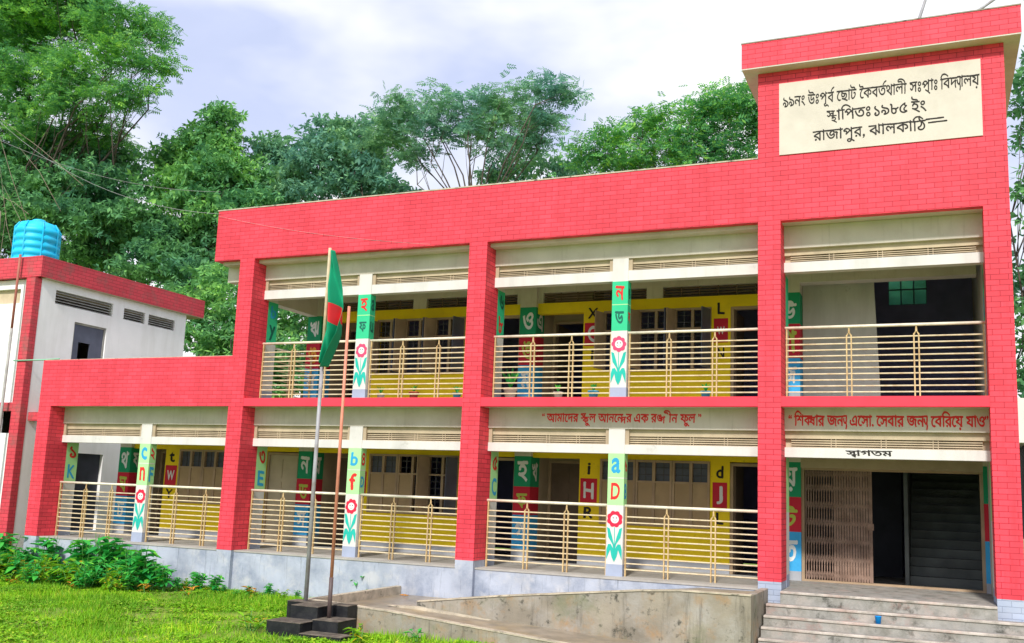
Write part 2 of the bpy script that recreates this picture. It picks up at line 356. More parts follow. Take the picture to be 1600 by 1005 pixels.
# ------------------------------------------------------------------ mesh helpers
class MB:
    def __init__(s):
        s.v, s.f, s.mi = [], [], []

    def box(s, x0, x1, y0, y1, z0, z1, m=0):
        b = len(s.v)
        s.v += [(x0, y0, z0), (x1, y0, z0), (x1, y1, z0), (x0, y1, z0), (x0, y0, z1), (x1, y0, z1), (x1, y1, z1), (x0, y1, z1)]
        for q in ((3, 2, 1, 0), (4, 5, 6, 7), (0, 1, 5, 4), (1, 2, 6, 5), (2, 3, 7, 6), (3, 0, 4, 7)):
            s.f.append(tuple(b+i for i in q)); s.mi.append(m)
        return s

    def prism(s, pts, axis, a0, a1, m=0):
        """extrude a 2-D outline; axis 'y': pts are (x, z); axis 'x': pts are (y, z); axis 'z': pts are (x, y)"""
        n = len(pts); b = len(s.v)
        for a in (a0, a1):
            for p, q in pts:
                s.v.append({'y': (p, a, q), 'x': (a, p, q), 'z': (p, q, a)}[axis])
        s.f.append(tuple(b+i for i in range(n))); s.mi.append(m)
        s.f.append(tuple(b+n+i for i in reversed(range(n)))); s.mi.append(m)
        for i in range(n):
            j = (i+1) % n
            s.f.append((b+i, b+n+i, b+n+j, b+j)); s.mi.append(m)
        return s

    def tube(s, pts, r, n=8, m=0, cap=True):
        pts = [Vector(p) for p in pts]
        rs = r if isinstance(r, (list, tuple)) else [r]*len(pts)
        b = len(s.v)
        prev = None
        for i, p in enumerate(pts):
            d = (pts[min(i+1, len(pts)-1)]-pts[max(i-1, 0)])
            if d.length < 1e-9:
                d = Vector((0, 0, 1))
            d.normalize()
            if prev is None:
                a = d.orthogonal().normalized()
            else:
                a = prev-d*prev.dot(d)
                a = a.normalized() if a.length > 1e-6 else d.orthogonal().normalized()
            prev = a
            c = d.cross(a)
            for k in range(n):
                t = 2*math.pi*k/n
                q = p+(a*math.cos(t)+c*math.sin(t))*rs[i]
                s.v.append(tuple(q))
        for i in range(len(pts)-1):
            for k in range(n):
                k2 = (k+1) % n
                s.f.append((b+i*n+k, b+i*n+k2, b+(i+1)*n+k2, b+(i+1)*n+k)); s.mi.append(m)
        if cap:
            s.f.append(tuple(b+k for k in reversed(range(n)))); s.mi.append(m)
            e = b+(len(pts)-1)*n
            s.f.append(tuple(e+k for k in range(n))); s.mi.append(m)
        return s

    def lathe(s, prof, cx, cy, n=32, m=0):
        b = len(s.v)
        for r, z in prof:
            for k in range(n):
                t = 2*math.pi*k/n
                s.v.append((cx+r*math.cos(t), cy+r*math.sin(t), z))
        for i in range(len(prof)-1):
            for k in range(n):
                k2 = (k+1) % n
                s.f.append((b+i*n+k, b+i*n+k2, b+(i+1)*n+k2, b+(i+1)*n+k)); s.mi.append(m)
        s.f.append(tuple(b+k for k in reversed(range(n)))); s.mi.append(m)
        e = b+(len(prof)-1)*n
        s.f.append(tuple(e+k for k in range(n))); s.mi.append(m)
        return s

    def face(s, pts, m=0):
        b = len(s.v)
        s.v += [tuple(p) for p in pts]
        s.f.append(tuple(range(b, b+len(pts)))); s.mi.append(m)
        return s

    def build(s, name, mats, parent=None, smooth=False, bevel=0.0):
        me = bpy.data.meshes.new(name)
        me.from_pydata(s.v, [], s.f)
        for k in (mats if isinstance(mats, (list, tuple)) else [mats]):
            me.materials.append(M[k])
        me.polygons.foreach_set('material_index', s.mi)
        if smooth:
            me.polygons.foreach_set('use_smooth', [True]*len(me.polygons))
        me.update()
        o = bpy.data.objects.new(name, me)
        COL.objects.link(o)
        if parent is not None:
            put(o, parent)
        if bevel:
            bv = o.modifiers.new('bevel', 'BEVEL'); bv.width = bevel; bv.segments = 2; bv.limit_method = 'ANGLE'
        return o


def wpos(o):
    p = Vector(o.location)
    while o.parent:
        o = o.parent
        p += Vector(o.location) if o.matrix_parent_inverse == Matrix.Identity(4) else Vector((0, 0, 0))
    return p


def put(o, parent):
    """parent while keeping world coordinates (only the top-level empty carries an offset)"""
    o.parent = parent
    if parent.parent is None and parent.type == 'EMPTY':
        o.matrix_parent_inverse = Matrix.Translation(-Vector(parent.location))


def thing(name, label, cat, loc, group=None):
    o = bpy.data.objects.new(name, None)
    o.empty_display_size = 0.3
    COL.objects.link(o)
    o.location = loc
    return tag(o, label, cat, group)


def tag(o, label, cat, group=None):
    o['label'] = label
    o['category'] = cat
    if group:
        o['group'] = group
    return o


def struct(o):
    o['kind'] = 'structure'
    return o


# ------------------------------------------------------------------ lettering
_txt = {}


def glyphs(body):
    """closed outlines of a string at size 1, as a list of (n, 2) arrays"""
    if body in _txt:
        return _txt[body]
    cu = bpy.data.curves.new('t', 'FONT')
    cu.body = body
    cu.size = 1
    cu.resolution_u = 4
    cu.fill_mode = 'NONE'
    ob = bpy.data.objects.new('t', cu)
    COL.objects.link(ob)
    ev = ob.evaluated_get(bpy.context.evaluated_depsgraph_get())
    me = ev.to_mesh()
    v = np.array([tuple(x.co)[:2] for x in me.vertices]).reshape(-1, 2)
    nxt = {}
    for e in me.edges:
        nxt[e.vertices[0]] = e.vertices[1]
    nxt2 = [tuple(e.vertices) for e in me.edges]
    ev.to_mesh_clear()
    bpy.data.objects.remove(ob)
    bpy.data.curves.remove(cu)
    # vertices of one outline are consecutive; a break shows where the next one starts
    link = {(min(a, b), max(a, b)) for a, b in nxt2}
    outs, cur = [], []
    for i in range(len(v)):
        if cur and (i-1, i) not in link:
            outs.append(v[cur]); cur = []
        cur.append(i)
    if cur:
        outs.append(v[cur])
    _txt[body] = outs
    return outs


GR = 0.0135


def compose(items, bold=0.012):
    """lay out strings left to right and return filled rectangles (x0, x1, y0, y1).  An item is a string,
    (string, scale, dx, dy), a space, or ('~', points, advance): a brush stroke drawn at the cursor"""
    cont, strokes, cur = [], [], 0.0
    for it in items:
        if it == ' ':
            cur += 0.26; continue
        if it[0] == '~':
            strokes.append(np.array(it[1], float)+np.array([cur, 0]))
            cur += it[2] if len(it) > 2 else 0
            continue
        if isinstance(it, str):
            it = (it, 1.0, 0.0, 0.0)
        gl = glyphs(it[0])
        if not gl:
            continue
        x0 = min(g[:, 0].min() for g in gl)*it[1]
        gl = [g*it[1]+np.array([cur+it[2]-x0, it[3]]) for g in gl]
        cont += gl
        cur = max(g[:, 0].max() for g in gl)+0.015
    ph = len(cont)*1.7+cur
    def hand(c):                                        # brush-written: outlines waver a little
        o = c.copy()
        o[:, 0] += .014*np.sin(c[:, 1]*6.5+ph)+.010*np.sin(c[:, 0]*3.1+ph*2)
        o[:, 1] += .016*np.sin(c[:, 0]*4.3+ph)+.008*np.sin(c[:, 0]*9.0)
        return o
    cont = [hand(c) for c in cont]
    allp = np.vstack(cont+strokes)
    lo = allp.min(0)-0.1; hi = allp.max(0)+0.1
    W_, H_ = int((hi[0]-lo[0])/GR)+2, int((hi[1]-lo[1])/GR)+2
    grid = np.zeros((H_, W_), bool)
    P0 = np.vstack(cont) if cont else np.zeros((0, 2))
    P1 = np.vstack([np.roll(c, -1, 0) for c in cont]) if cont else P0
    for r in range(H_):
        y = lo[1]+(r+.5)*GR
        up = (P0[:, 1] <= y) & (P1[:, 1] > y)
        dn = (P0[:, 1] > y) & (P1[:, 1] <= y)
        k = up | dn
        if not k.any():
            continue
        a, b_ = P0[k], P1[k]
        xs_ = a[:, 0]+(y-a[:, 1])/(b_[:, 1]-a[:, 1])*(b_[:, 0]-a[:, 0])
        sg = np.where(up[k], 1, -1)
        o_ = np.argsort(xs_); xs_, sg = xs_[o_], sg[o_]
        wn = np.cumsum(sg)
        for q in range(len(xs_)-1):
            if wn[q] != 0:
                i0 = int(round((xs_[q]-lo[0])/GR)); i1 = int(round((xs_[q+1]-lo[0])/GR))
                grid[r, i0:max(i1, i0+1)] = True
    yy, xx = np.mgrid[0:H_, 0:W_]
    px = lo[0]+(xx+.5)*GR; py = lo[1]+(yy+.5)*GR
    for s in strokes:
        for a, b_ in zip(s[:-1], s[1:]):
            d = b_-a; l2 = max(1e-9, d@d)
            t = np.clip(((px-a[0])*d[0]+(py-a[1])*d[1])/l2, 0, 1)
            grid |= ((px-a[0]-t*d[0])**2+(py-a[1]-t*d[1])**2) < 0.036**2
    n = int(round(bold/GR))
    if n > 0:
        g2 = grid.copy()
        for dy in range(-n, n+1):
            for dx in range(-n, n+1):
                if dx*dx+dy*dy <= n*n+.5:
                    g2 |= np.roll(np.roll(grid, dy, 0), dx, 1)
        grid = g2
    rect = []
    for r in range(H_):
        row = np.concatenate([[0], grid[r].astype(np.int8), [0]])
        df = np.diff(row)
        for i0, i1 in zip(np.where(df == 1)[0], np.where(df == -1)[0]):
            rect.append((lo[0]+i0*GR, lo[0]+i1*GR, lo[1]+r*GR, lo[1]+(r+1)*GR))
    return np.array(rect)


def letters(items, x0, x1, z0, z1, plane, off, mat, parent, name='lettering', bold=0.028):
    """paint writing on a wall: plane 'y' faces -y at y=off, 'x' faces +x at x=off (x0, x1 run along y), '-x' faces -x"""
    if isinstance(items, str):
        items = [items]
    R_ = compose(items, bold)
    lo = np.array([R_[:, 0].min(), R_[:, 2].min()]); hi = np.array([R_[:, 1].max(), R_[:, 3].max()])
    sx = (x1-x0)/(hi[0]-lo[0]); sz = (z1-z0)/(hi[1]-lo[1])
    if len(items) == 1 and len(items[0]) == 1:          # a single letter keeps roughly its own shape
        s1 = min(sx, 1.15*sz)
        xm = (x0+x1)/2; x0, x1 = xm-s1*(hi[0]-lo[0])/2, xm+s1*(hi[0]-lo[0])/2
        sx = s1
        s2 = min(sz, 1.6*sx)
        zm = (z0+z1)/2; z0, z1 = zm-s2*(hi[1]-lo[1])/2, zm+s2*(hi[1]-lo[1])/2
        sz = s2
    b = MB()
    for a, c, d, e in R_:
        pa, pc = x0+(a-lo[0])*sx, x0+(c-lo[0])*sx
        pd, pe = z0+(d-lo[1])*sz, z0+(e-lo[1])*sz
        if plane == 'y':
            q = [(pa, off, pd), (pc, off, pd), (pc, off, pe), (pa, off, pe)]
        elif plane == 'x':
            q = [(off, pa, pd), (off, pc, pd), (off, pc, pe), (off, pa, pe)]
        else:
            q = [(off, x0+x1-pa, pd), (off, x0+x1-pc, pd), (off, x0+x1-pc, pe), (off, x0+x1-pa, pe)]
        b.face([tuple(map(float, p)) for p in q])
    return b.build(name, mat, parent)


# ------------------------------------------------------------------ setting: ground
GZ = -0.86
nx, ny = 90, 70
b = MB()
xs = np.concatenate([np.linspace(-300, -32, 14), np.linspace(-30, 20, 70), np.linspace(22, 300, 12)])
ys = np.concatenate([np.linspace(-200, -22, 8), np.linspace(-20, 40, 60), np.linspace(45, 400, 12)])
for yy in ys:
    for xx in xs:
        near = (-22 < xx < 8 and -14 < yy < 0.6)
        zz = GZ + (0.04*math.sin(xx*1.3+yy)*math.sin(yy*0.9-xx*0.4)+0.02*math.sin(xx*3.1)*math.cos(yy*2.7) if near and xx < -7.2 else -0.02)
        b.v.append((float(xx), float(yy), zz))
W_ = len(xs)
for j in range(len(ys)-1):
    for i in range(W_-1):
        b.f.append((j*W_+i, j*W_+i+1, (j+1)*W_+i+1, (j+1)*W_+i)); b.mi.append(0)
struct(b.build('ground', 'soil', smooth=True))

# ------------------------------------------------------------------ school building
X = [-16.86, -11.24, -5.62, 0.0, 3.57]
PW = 0.385
TX1 = 3.955
S2 = 3.2                                     # storey height
YB, YBACK, YEND = 0.42, 2.75, 6.5
school = thing('school_building', 'two-storey red tiled school with cream beams, railed verandahs and painted alphabet pillars',
               'school', (-6.0, 3.0, GZ))


def part(b, name, mats, **k):
    return b.build(name, mats, school, **k)


# plinth and verandah floors
b = MB().box(X[0], X[3]+0.2, 0.1, YEND, GZ-0.1, -0.03)
part(b, 'plinth', 'plinth')
part(MB().box(X[0]-0.002, X[3]+0.2, 0.085, 2.76, -0.03, 0.0), 'verandah_floor', 'floor')
part(MB().box(X[3]+PW+.003, X[4]-.003, -0.16, .62, GZ-0.1, 0.0).box(X[3]+0.2, X[4]+0.4, .62, YEND, GZ-0.1, 0.0), 'entrance_landing', 'step')
part(MB().box(X[3]+PW+.003, X[4]-.003, -.18, -.12, -.035, .004), 'landing_nosing', 'nosing', bevel=.008)
part(MB().box(.16, TX1-.16, .16, YB+.24, 6.272, 6.30), 'band_soffit', 'white')
part(MB().box(X[1], X[4]+0.3, 0.16, YEND, S2-0.16, S2), 'floor_slab', 'floor')
part(MB().box(X[0], X[1], 0.16, YEND, S2-0.16, S2), 'floor_slab', 'floor')
part(MB().box(X[0], X[3]+.385, 0.66, YBACK-.01, S2-0.185, S2-0.161), 'verandah_ceiling', 'white')
part(MB().box(X[1], X[3]+.385, 0.66, YBACK-.01, 6.17, 6.198), 'verandah_ceiling', 'white')
part(MB().box(X[1]-.6, X[3], 0.16, YEND, 6.2, 6.4), 'roof_slab', 'white')

# red pillars
for i, x in enumerate(X):
    z0 = [0.0, 0.0, 0.13, 0.13, 0.11][i]
    z1 = [S2-0.17, 6.27, 6.27, 6.27, 6.27][i]
    o = part(MB().box(x, x+PW, 0, 0.6, z0, z1), 'red_pillar', 'red')
    MB().box(x+0.003, x+PW-0.003, 0.002, 0.6, GZ-0.1, z0).build('pillar_base', 'plinth' if i < 3 else 'grey_tile', o)

# slab edge band, beams, parapets
for k in range(4):
    a, c = X[k]+PW, X[k+1]
    if k:
        part(MB().box(a, c, 0.008, 0.16, S2-0.17, S2), 'slab_band', 'red_plain')
    lo = MB().box(a, c, YB, YB+0.24, 2.65, S2-0.17)
    part(lo, 'fascia_beam', 'white')
    part(MB().box(a, c, 0.16, YB+0.24, S2-0.169, S2-0.161), 'band_soffit', 'white')
    if k:
        part(MB().box(a, c, YB, YB+0.24, 5.87, 6.268), 'fascia_beam', 'white')
part(MB().box(X[1]-0.66, X[1], YB, YB+0.24, 5.87, 6.2), 'fascia_beam', 'white')
part(MB().box(X[1], X[1]+0.25, 0.95, 2.65, 5.46, 6.17), 'end_beam', 'white')
part(MB().box(X[0], X[1], 0, 0.16, S2-0.17, 4.12), 'low_parapet', 'red')
part(MB().box(X[0]+0.01, X[1], 0.02, 0.18, 4.12, 4.135), 'parapet_coping', 'coping')
part(MB().box(X[0]-0.34, X[0], 0.5, 0.75, 2.95, 4.06), 'stub_wall', 'stainbeige')
part(MB().box(X[1]-0.715, X[3], 0, 0.16, 6.27, 7.42).box(X[1]-0.715, X[1]-0.555, 0.16, YEND, 6.27, 7.42), 'roof_parapet', 'red')
part(MB().box(X[1]-0.735, X[3], -0.012, 0.18, 7.42, 7.445), 'parapet_coping', 'coping')

# stair tower above the entrance

part(MB().box(0, TX1, 0, 0.16, 6.27, 9.01).box(0, 0.16, 0.16, YEND, 6.27, 9.01).box(TX1-.16, TX1, 0.16, YEND, 6.27, 9.01)
     .box(0.16, TX1-.16, YEND-.16, YEND, 7.3, 9.01), 'stair_tower', 'red')
part(MB().box(-0.25, TX1+.25, -0.25, YEND+.25, 9.034, 9.50), 'tower_cap', 'red')
part(MB().box(-0.246, TX1+.246, -0.246, YEND+.246, 9.012, 9.033), 'cap_soffit', 'white')
part(MB().box(-0.26, TX1+.26, -0.26, YEND+.26, 9.50, 9.52), 'cap_coping', 'concrete')

# sign panel with the school's name
sign = part(MB().box(0.37, 3.605, -0.018, 0.0, 7.45, 8.772), 'sign_panel', 'sign_white')
reph = ('~', [(-0.26, 0.70), (-0.14, 0.84), (0.0, 0.90)])
yaph0 = ('~', [(0.0, 0.44), (0.03, 0.26), (0.11, 0.17), (0.20, 0.22), (0.25, 0.34)])
yaph = ('~', [(0.02, 0.62), (0.26, 0.62), (0.25, 0.40), (0.22, 0.18), (0.26, 0.0), (0.22, -0.16)], .34)
line1 = ['৯৯নং', ' ', 'উঃপূ', ('ব', 1, -.12, 0), reph, ' ', 'েছাট', ' ', 'ৈকবত', reph, 'থালী', ' ', 'সঃপ', ('~', [(-0.42, 0.06), (-0.22, -0.04), (-0.06, -0.16)]),
         'াঃ', ' ', 'িবদ', yaph0, yaph, ('ালয়', 1, -.06, 0)]
letters(line1, 0.434, 3.584, 8.235, 8.60, 'y', -0.0205, 'l_black', sign, bold=.013)
letters([('স', .8, 0, .14), ('হ', .7, -.28, -.10), 'ািপতঃ', ' ', '১৯৮৫', ' ', 'ইং'], 1.169, 2.771, 7.93, 8.25, 'y', -0.0205, 'l_black', sign, bold=.013)
letters(['রাজাপুর,', ' ', 'ঝালকািঠ', ('~', [(0, .64), (1.1, .66)]), ('~', [(.15, .42), (1.3, .44)])], 0.935, 3.083, 7.56, 7.90, 'y', -0.0205, 'l_black', sign, bold=.013)

# fascia lettering
fas = [o for o in school.children if o.name.startswith('fascia_beam')]
f3 = fas[4]
f4 = fas[6]
letters([('“', .8, 0, .1), ' ', 'আমােদর', ' ', ('স', .8, 0, .16), ('ক', .78, -.34, -.10), ('ু', .9, -.34, -.08), ('ল', 1, -.1, 0), ' ', 'আনেন', ('দ', .8, -.2, -.10), 'র', ' ', 'এক', ' ',
         'র', ('ঙ', .8, 0, .12), ('গ', .8, -.2, -.06), ('ী', 1, -.12, 0), 'ন', ' ', 'ফুল', ' ', ('”', .8, 0, .1)], -4.12, -1.06, 2.69, 3.0, 'y', YB-0.0025, 'l_red', f3)
letters([('“', .8, 0, .1), ' ', 'িশ', ('ক', .9, 0, .06), ('ষ', .85, -.26, 0.02), 'ার', ' ', 'জন', yaph0, yaph, ' ', 'এেসা.', ' ', 'েসবার', ' ', 'জন', yaph0, yaph, ' ',
         'েবিরেয়', ' ', 'যাও', ('”', .8, 0, .1)], 0.45, 3.56, 2.68, 3.0, 'y', YB-0.0025, 'l_red', f4)

# half pillars, lintels, ventilation screens
GREEN = {0: ('grn_pale', 1.262, 1.755, 2.2, 0.21), 1: ('grn', 4.485, 4.985, 5.43, 3.42)}


def flower(cx, z0, z1, w, petal, parent):
    y = YB-0.003
    h = z1-z0
    mb = MB()

    def poly(pts, m, dy=0.0):
        mb.prism([(cx+px, pz) for px, pz in pts], 'y', y-dy, y-dy+0.002, m)
    zc = z1-0.21*h
    R = min(w*0.5, 0.152)*RNG.uniform(.93, 1.03)
    cx += RNG.uniform(-.006, .006)
    wob = RNG.uniform(0, 6.28)
    pet = []
    for k in range(64):
        t = 2*math.pi*k/64
        r = R*(0.85+0.15*abs(math.cos(4*t+wob)))*(1+.03*math.sin(t*2+wob))
        pet.append((r*math.cos(t), zc+r*1.05*math.sin(t)))
    poly(pet, 0, 0.001)
    poly([(R*.52*math.cos(t*math.pi/12), zc+R*.52*math.sin(t*math.pi/12)) for t in range(24)], 1, 0.003)
    for s in (-1, 1):
        poly([(s*R*.2+R*.07*math.cos(t*math.pi/5), zc+R*.14+R*.09*math.sin(t*math.pi/5)) for t in range(10)], 3, 0.005)
    sm = [(R*.27*math.cos(t), zc-R*.04+R*.27*math.sin(t)) for t in np.linspace(math.pi*1.15, math.pi*1.85, 9)]
    poly(sm+[(p*.8, q+R*.02) for p, q in reversed(sm)], 3, 0.005)
    poly([(-0.008, z0+.05*h), (0.008, z0+.05*h), (0.006, zc-R), (-0.006, zc-R)], 2, 0.0)
    for s in (-1, 1):
        poly([(s*0.004, z0+.20*h), (s*.035, z0+.34*h), (s*.115, z0+.46*h), (s*w*.47, zc-R*1.0), (s*w*.30, zc-R*1.15), (s*.04, z0+.46*h), (s*.004, z0+.32*h)], 2, 0.002)
        poly([(s*0.004, z0+.02*h), (s*.05, z0+.12*h), (s*.075, z0+.24*h), (s*w*.47, z0+.06*h), (s*w*.47, z0+.24*h), (s*w*.38, z0+.335*h), (s*w*.22, z0+.34*h), (s*.004, z0+.24*h)], 2, 0.004)
    mb.build('flower_painting', [petal, 'face', 'teal', 'l_black'], parent)


HALF = {}
for k in range(3):
    for fl in (0, 1):
        if fl and k == 0:
            continue
        hx0 = X[k]+2.842; hx1 = hx0+0.308
        zb = fl*S2
        g, gz0, gz1, gtop, gbase = GREEN[fl]
        zt = 2.65 if not fl else 5.87
        lint_b, lint_t = (2.2, 2.365) if not fl else (5.44, 5.635)
        mb = MB()
        mb.box(hx0, hx1, YB, YB+.2, gtop, zt, 0)
        mb.box(hx0, hx1, YB, YB+.2, gz0, gtop, 1)
        mb.box(hx0, hx1, YB, YB+.2, gbase, gz0, 0)
        mb.box(hx0-.002, hx1+.002, YB-.002, YB+.202, zb-.02*(1-fl), gbase, 2)
        mb.box(hx0+.004, hx1+.001, YB-.0015, YB+.2, gz1-.008, gz1+.008, 3)
        hp = part(mb, 'half_pillar', ['white2', g, 'bluegrey', 'grn_pale' if fl else 'white2'])
        HALF[(k, fl)] = (hp, hx0, hx1)
        flower((hx0+hx1)/2, gbase+.02, gz0-.04, hx1-hx0, 'pink' if fl else 'petalred', hp)
        for a, c in ((X[k]+PW, hx0), (hx1, X[k+1])):
            part(MB().box(a, c, YB+.012, YB+.2, lint_b, lint_t), 'lintel', 'white2')
            hgt = zt-lint_t
            v = MB().box(a, c, YB+.15, YB+.17, lint_t, lint_t+hgt*.55).box(a, c, YB+.075, YB+.17, lint_t+hgt*.55, zt)
            n = 4
            for q in range(n):
                z = lint_t+hgt*.55*(q+.25)/n
                v.prism([(YB+.085, z), (YB+.148, z+hgt*.10), (YB+.148, z+hgt*.06), (YB+.085, z-.012)], 'x', a+.07, c-.07, 0)
            for q in range(1, 4):
                xx = a+(c-a)*q/4+.02*math.sin(q*5+k)
                v.box(xx-.035, xx-.025, YB+.083, YB+.15, lint_t, lint_t+hgt*.54, 1).box(xx+.025, xx+.035, YB+.083, YB+.15, lint_t, lint_t+hgt*.54, 1)
            v.box(a, a+.07, YB+.03, YB+.075, lint_t, zt, 1).box(c-.07, c, YB+.03, YB+.075, lint_t, zt, 1)
            part(v, 'vent_screen', ['vent', 'beige'])
# entrance bay: lintels and screens right across
for fl in (0, 1):
    lint_b, lint_t = (2.2, 2.365) if not fl else (5.44, 5.615)
    zt = 2.65 if not fl else 5.87
    a, c = X[3]+PW, X[4]
    lt = part(MB().box(a, c, YB+.012, YB+.2, lint_b, lint_t), 'lintel', 'white2')
    if not fl:
        letters([('স', .95, 0, 0), ('ব', .55, -.36, -.18), ('াগতম', 1, -.02, 0)], 1.378, 2.114, 2.215, 2.345, 'y', YB+.0095, 'l_black', lt)
    hgt = zt-lint_t
    v = MB().box(a, c, YB+.15, YB+.17, lint_t, lint_t+hgt*.55).box(a, c, YB+.075, YB+.17, lint_t+hgt*.55, zt)
    for q in range(4):
        z = lint_t+hgt*.55*(q+.25)/4
        v.prism([(YB+.085, z), (YB+.148, z+hgt*.10), (YB+.148, z+hgt*.06), (YB+.085, z-.012)], 'x', a+.1, c-.1, 0)
    for q in range(1, 4):
        xx = a+(c-a)*q/4
        v.box(xx-.045, xx-.032, YB+.083, YB+.15, lint_t, lint_t+hgt*.54, 1).box(xx+.032, xx+.045, YB+.083, YB+.15, lint_t, lint_t+hgt*.54, 1)
    part(v, 'vent_screen', ['vent', 'beige'])

# lettering on the half pillars (front and right side)
HL = {(0, 0): ('c', 'n', '২', 'F'), (1, 0): ('b', 'f', '৪', 'D'), (2, 0): ('a', 'D', '৬', 'B'),
      (1, 1): ('হ', 'ফ', 'a', 'u'), (2, 1): ('ন', 'ড', 'ঙ', 'ন')}
for key, (hp, x0, x1) in HALF.items():
    fl = key[1]
    g, gz0, gz1, gtop, gbase = GREEN[fl]
    a, c, d, e = HL[key]
    col = ('l_blue', 'l_red', 'l_red', 'l_blue') if not fl else ('l_red', 'l_dkgrn', 'l_dkgrn', 'l_dkgrn')
    if key == (2, 1):
        col = ('l_red', 'l_dkgrn', 'l_dkgrn', 'l_red')
    letters(a, x0+.06, x1-.07, gz1+.08, gtop-.08, 'y', YB-.0025, col[0], hp)
    letters(c, x0+.06, x1-.07, gz0+.08, gz1-.07, 'y', YB-.0025, col[1], hp)
    letters(d, YB+.035, YB+.165, gz1+.08, gtop-.08, 'x', x1+.0025, col[2], hp)
    letters(e, YB+.035, YB+.165, gz0+.08, gz1-.07, 'x', x1+.0025, col[3], hp)

# structural pillars behind the red ones
SL = {0: ('১', 'K'), 1: ('৩', 'E'), 2: ('৫', 'C')}
SU = {1: ('b', 'y'), 2: ('৬', '৮')}
for i in range(5):
    for fl in (0, 1):
        if fl and i == 0:
            continue
        g, gz0, gz1, gtop, gbase = GREEN[fl]
        x = X[i]
        zt = S2-.19 if not fl else 6.17
        mb = MB()
        mb.box(x, x+PW, .6, .95, gtop, zt, 0).box(x, x+PW, .6, .95, gz0, gtop, 1).box(x, x+PW, .6, .95, gbase, gz0, 0)
        mb.box(x-.002, x+PW+.002, .6, .952, fl*S2, gbase, 2)
        o = part(mb, 'structural_pillar', ['white2', g, 'bluegrey'])
        lt = (SL if not fl else SU).get(i)
        if lt:
            c1, c2 = ('l_red', 'l_blue') if not fl else (('l_blue', 'l_dkgrn') if i == 1 else ('l_dkgrn', 'l_red'))
            letters(lt[0], .68, .90, gz1+.08, gtop-.08, 'x', x+PW+.0025, c1, o)
            letters(lt[1], .68, .90, gz0+.08, gz1-.07, 'x', x+PW+.0025, c2, o)
        if i == 4 and fl:
            letters('গ', .68, .90, gz1+.08, gtop-.1, '-x', x-.0025, 'l_black', o)
            letters('৪', .68, .90, gz0+.1, gz1-.05, '-x', x-.0025, 'l_blue', o)

# painted pillars at the back of the verandah
BP = {(0, 0): ('থ', 'ফ', 'ঘ', 'ঢ'), (1, 0): ('ন', 'ষ', 'ড', 'স'), (2, 0): ('হ', 'খ', 'ফ', 'গ'), (3, 0): ('য়', '', 'ট', 'ত'), (4, 0): ('ণ', '', 'ঠ', 'ব'),
      (1, 1): ('ঋ', 'ট', 'ঙ', 'ষ'), (2, 1): ('ও', 'এ', 'ঙ', 'ম'), (3, 1): ('উ', '', 'গ', 'জ')}
for (i, fl), (a, s_, c, d) in BP.items():
    x = X[i]
    y0, y1 = (2.65, 3.15) if i < 3 else (2.3, 2.7)
    x1 = x+PW if i < 3 else x+.42
    if i == 4:
        x, x1 = 3.53, 3.95
    zz = [2.20, 1.55, .95, .24, 0.0] if not fl else [5.47, 4.85, 4.18, 3.5, 3.2]
    if i >= 3 and not fl:
        zz = [2.19, 1.535, .89, .17, 0.0]
    zt = S2-.19 if not fl else 6.17
    mb = MB().box(x, x1, y0, y1, zz[0], zt, 0)
    for q, mm in enumerate((1, 2, 3, 4)):
        mb.box(x, x1, y0, y1, zz[q+1], zz[q], mm)
    o = part(mb, 'painted_pillar', ['white', 'grn_dk', 'crimson', 'blue', 'skirt'])
    ws = x1-x
    letters(a, x+.07, x1-.06, zz[1]+.1, zz[0]-.1, 'y', y0-.0025, 'l_white', o)
    letters(c, x+.07, x1-.06, zz[2]+.1, zz[1]-.1, 'y', y0-.0025, 'l_orange' if fl and i == 1 else 'l_lime', o)
    letters(d, x+.07, x1-.06, zz[3]+.12, zz[2]-.1, 'y', y0-.0025, 'l_white', o)
    if s_:
        letters(s_, y0+.08, y1-.1, zz[1]+.12, zz[0]-.12, 'x', x1+.0025, 'l_white', o)


